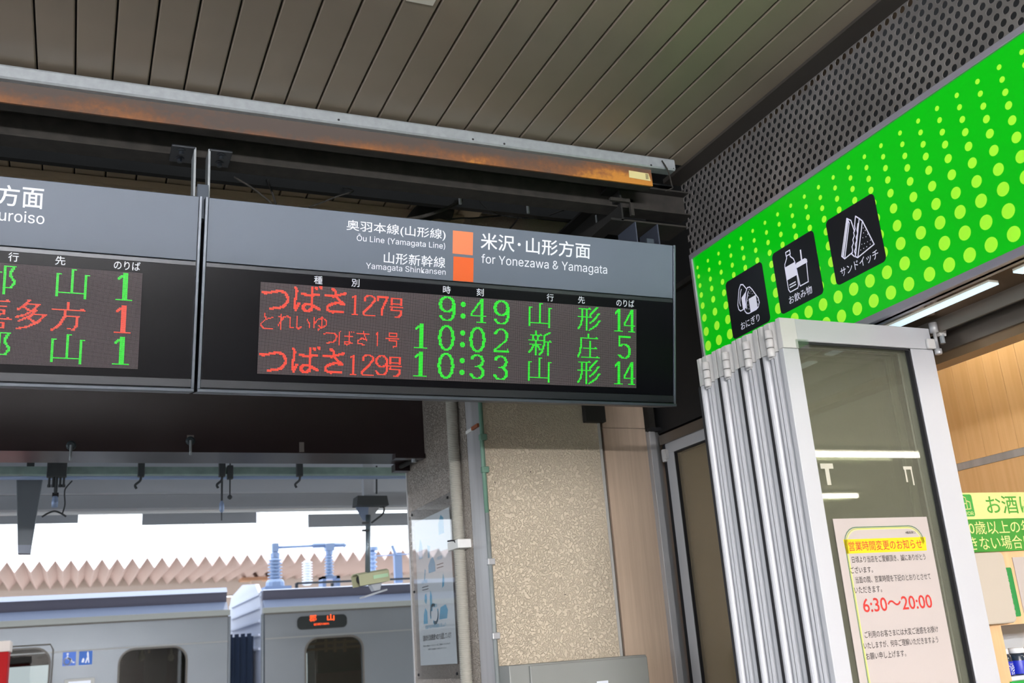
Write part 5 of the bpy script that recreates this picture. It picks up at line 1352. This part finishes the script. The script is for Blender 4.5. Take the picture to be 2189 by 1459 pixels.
mk('insulator_base', B().box(a2.x - .1, a2.x + .1, yi - .1, yi + .1, a2.z - .03, a2.z + .0).box(a2.x - .1, a2.x - .06, yi - .1, yi + .1, a2.z - .16, a2.z).box(a2.x + .06, a2.x + .1, yi - .1, yi + .1, a2.z - .16, a2.z), M_canopyblue, carB)
insul(657, 1198, 1250, .065, yi + .5, M_insul_sunlit, 'insulator', 9)
a3, c3_ = insul(797, 1176, 1225, .055, yi + .3, M_insul, 'insulator', 5)
mk('insulator_cap', B().lathe([(.065, 0), (.065, .04)], c3_, (0, 0, 1), 14), M_canopyblue, carB)
zpipe = c_.z + .115
mk('roof_pipe', B().tube([(c_.x, yi, zpipe), (c2_.x - .13, yi, zpipe + .01)], .016, 10), M_canopyblue, carB, smooth=True)
pr = []
for k in range(9):
    pr += [(.022, k * .016), (.03, k * .016 + .005), (.03, k * .016 + .010), (.022, k * .016 + .015)]
mk('pipe_coupling', B().lathe(pr, (c2_.x - .19, yi, zpipe + .01), (1, 0, 0), 12), M_canopyblue, carB)
mk('roof_pipe', B().tube([(c2_.x, yi, zpipe + .01), (c2_.x + .17, yi, zpipe + .01), (c2_.x + .19, yi, zpipe - .01)], .026, 10), M_canopyblue, carB, smooth=True)
mk('roof_walkway', B().box(PI_(625, 1250).x, PI_(930, 1240).x, yi - .25, yi - .22, PI_(700, 1249).z, PI_(700, 1245).z), M_darkfit, carB)
for px in (625, 700, 745, 860):
    q = PI_(px, 1250); mk('walkway_post', B().box(q.x - .015, q.x + .015, yi - .25, yi - .22, q.z - .1, q.z), M_darkfit, carB)
q = PI_(848, 1170)
mk('switch_arm', B().box(q.x - .03, q.x + .06, yi, yi + .06, PI_(848, 1245).z, PI_(848, 1180).z).tube([PI_(838, 1165), PI_(846, 1185)], .02, 6).tube([PI_(800, 1188), PI_(895, 1182)], .008, 6), M_canopyblue, carB)

# red and cream post at the left edge
a = onY(0, 1459, 8.6); c_ = onY(20, 1370, 8.6)
rp = thing('red_post', (c_.x - .15, 8.6, 0), 'red machine with cream top at the left edge of the photo', 'vending machine')
mk('body', B().box(c_.x - .3, onY(16, 1420, 8.6).x, 8.6, 8.9, 0, onY(10, 1392, 8.6).z), M_redp, rp, bevel=0.005)
mk('top', B().box(c_.x - .3, onY(22, 1380, 8.6).x, 8.58, 8.92, onY(10, 1392, 8.6).z, onY(10, 1369, 8.6).z), M_cream, rp, bevel=0.006)

# ================================================================== NEXT PLATFORM
YZ0, YZ1 = 18.0, 21.4
zt = onY(500, 1186, YZ0).z; zv = onY(500, 1208, YZ0).z
pz = (onY(499, 1187, YZ0).x - onY(185, 1195, YZ0).x) / 10.0
fz = B(); xs = onY(15, 1200, YZ0).x - 16 * pz
pts = []
for k in range(0, 130):
    pts.append((xs + k * pz / 2, zt if k % 2 == 0 else zv))
n = len(pts)
th_ = 0.012
fz.add([(x, YZ0, z) for x, z in pts] + [(x, YZ1, z) for x, z in pts] + [(x, YZ0, z + th_) for x, z in pts] + [(x, YZ1, z + th_) for x, z in pts],
       [(i, n + i, n + i + 1, i + 1) for i in range(n - 1)] + [(2 * n + i, 2 * n + i + 1, 3 * n + i + 1, 3 * n + i) for i in range(n - 1)] + [(i, i + 1, 2 * n + i + 1, 2 * n + i) for i in range(n - 1)])
np_ = thing('far_canopy', (1.5, 19.7, -0.2), 'pinkish zigzag folded-plate roof of the next platform', 'canopy')
mk('folded_roof', fz, M_zig, np_)
mk('eave_beam', B().box(-12, 14, YZ1, YZ1 + .3, onY(300, 1280, YZ1).z, zt + 0.0), M_cream, np_)
mk('lower_beam', B().box(-12, 14, YZ1 + .02, YZ1 + .3, onY(300, 1330, YZ1).z, onY(300, 1284, YZ1).z), M_cream, np_)
q = onY(547, 1260, 20.6)
mk('post', B().box(q.x - .10, q.x + .10, 20.5, 20.7, -0.2, zv - .06), M_cream, np_)
mk('bracket', B().box(q.x - .3, q.x + .34, 20.4, 20.8, zv - .06, zv + .0), mat('tan_bracket', (206, 160, 130), rough=.6), np_)
mk('platform_base', B().box(-12, 14, 17.5, 24.5, -1.15, -0.2), M_plaster, np_)
# catenary mast far away, against the sky
q = onY(553, 1186, 26)
ms = thing('catenary_mast', (q.x, 26, -1.1), 'slim pale catenary mast with wires against the white sky', 'mast')
PM = lambda x, y: onY(x, y, 26)
mk('mast', B().tube([V3((q.x, 26, -1.1)), PM(551, 1095)], .05, 8), mat('mast_grey', (190, 190, 204), rough=.5), ms)
mk('guy_wire', B().tube([PM(530, 1180), PM(552, 1100)], .018, 6).tube([PM(563, 1180), PM(572, 1095)], .03, 6), mat('mast_grey', (190, 190, 204)), ms)
mk('footing', B().lathe([(.14, -.1), (.05, .15)], PM(552, 1180), (0, 0, 1), 8), mat('mast_grey', (190, 190, 204)), ms)
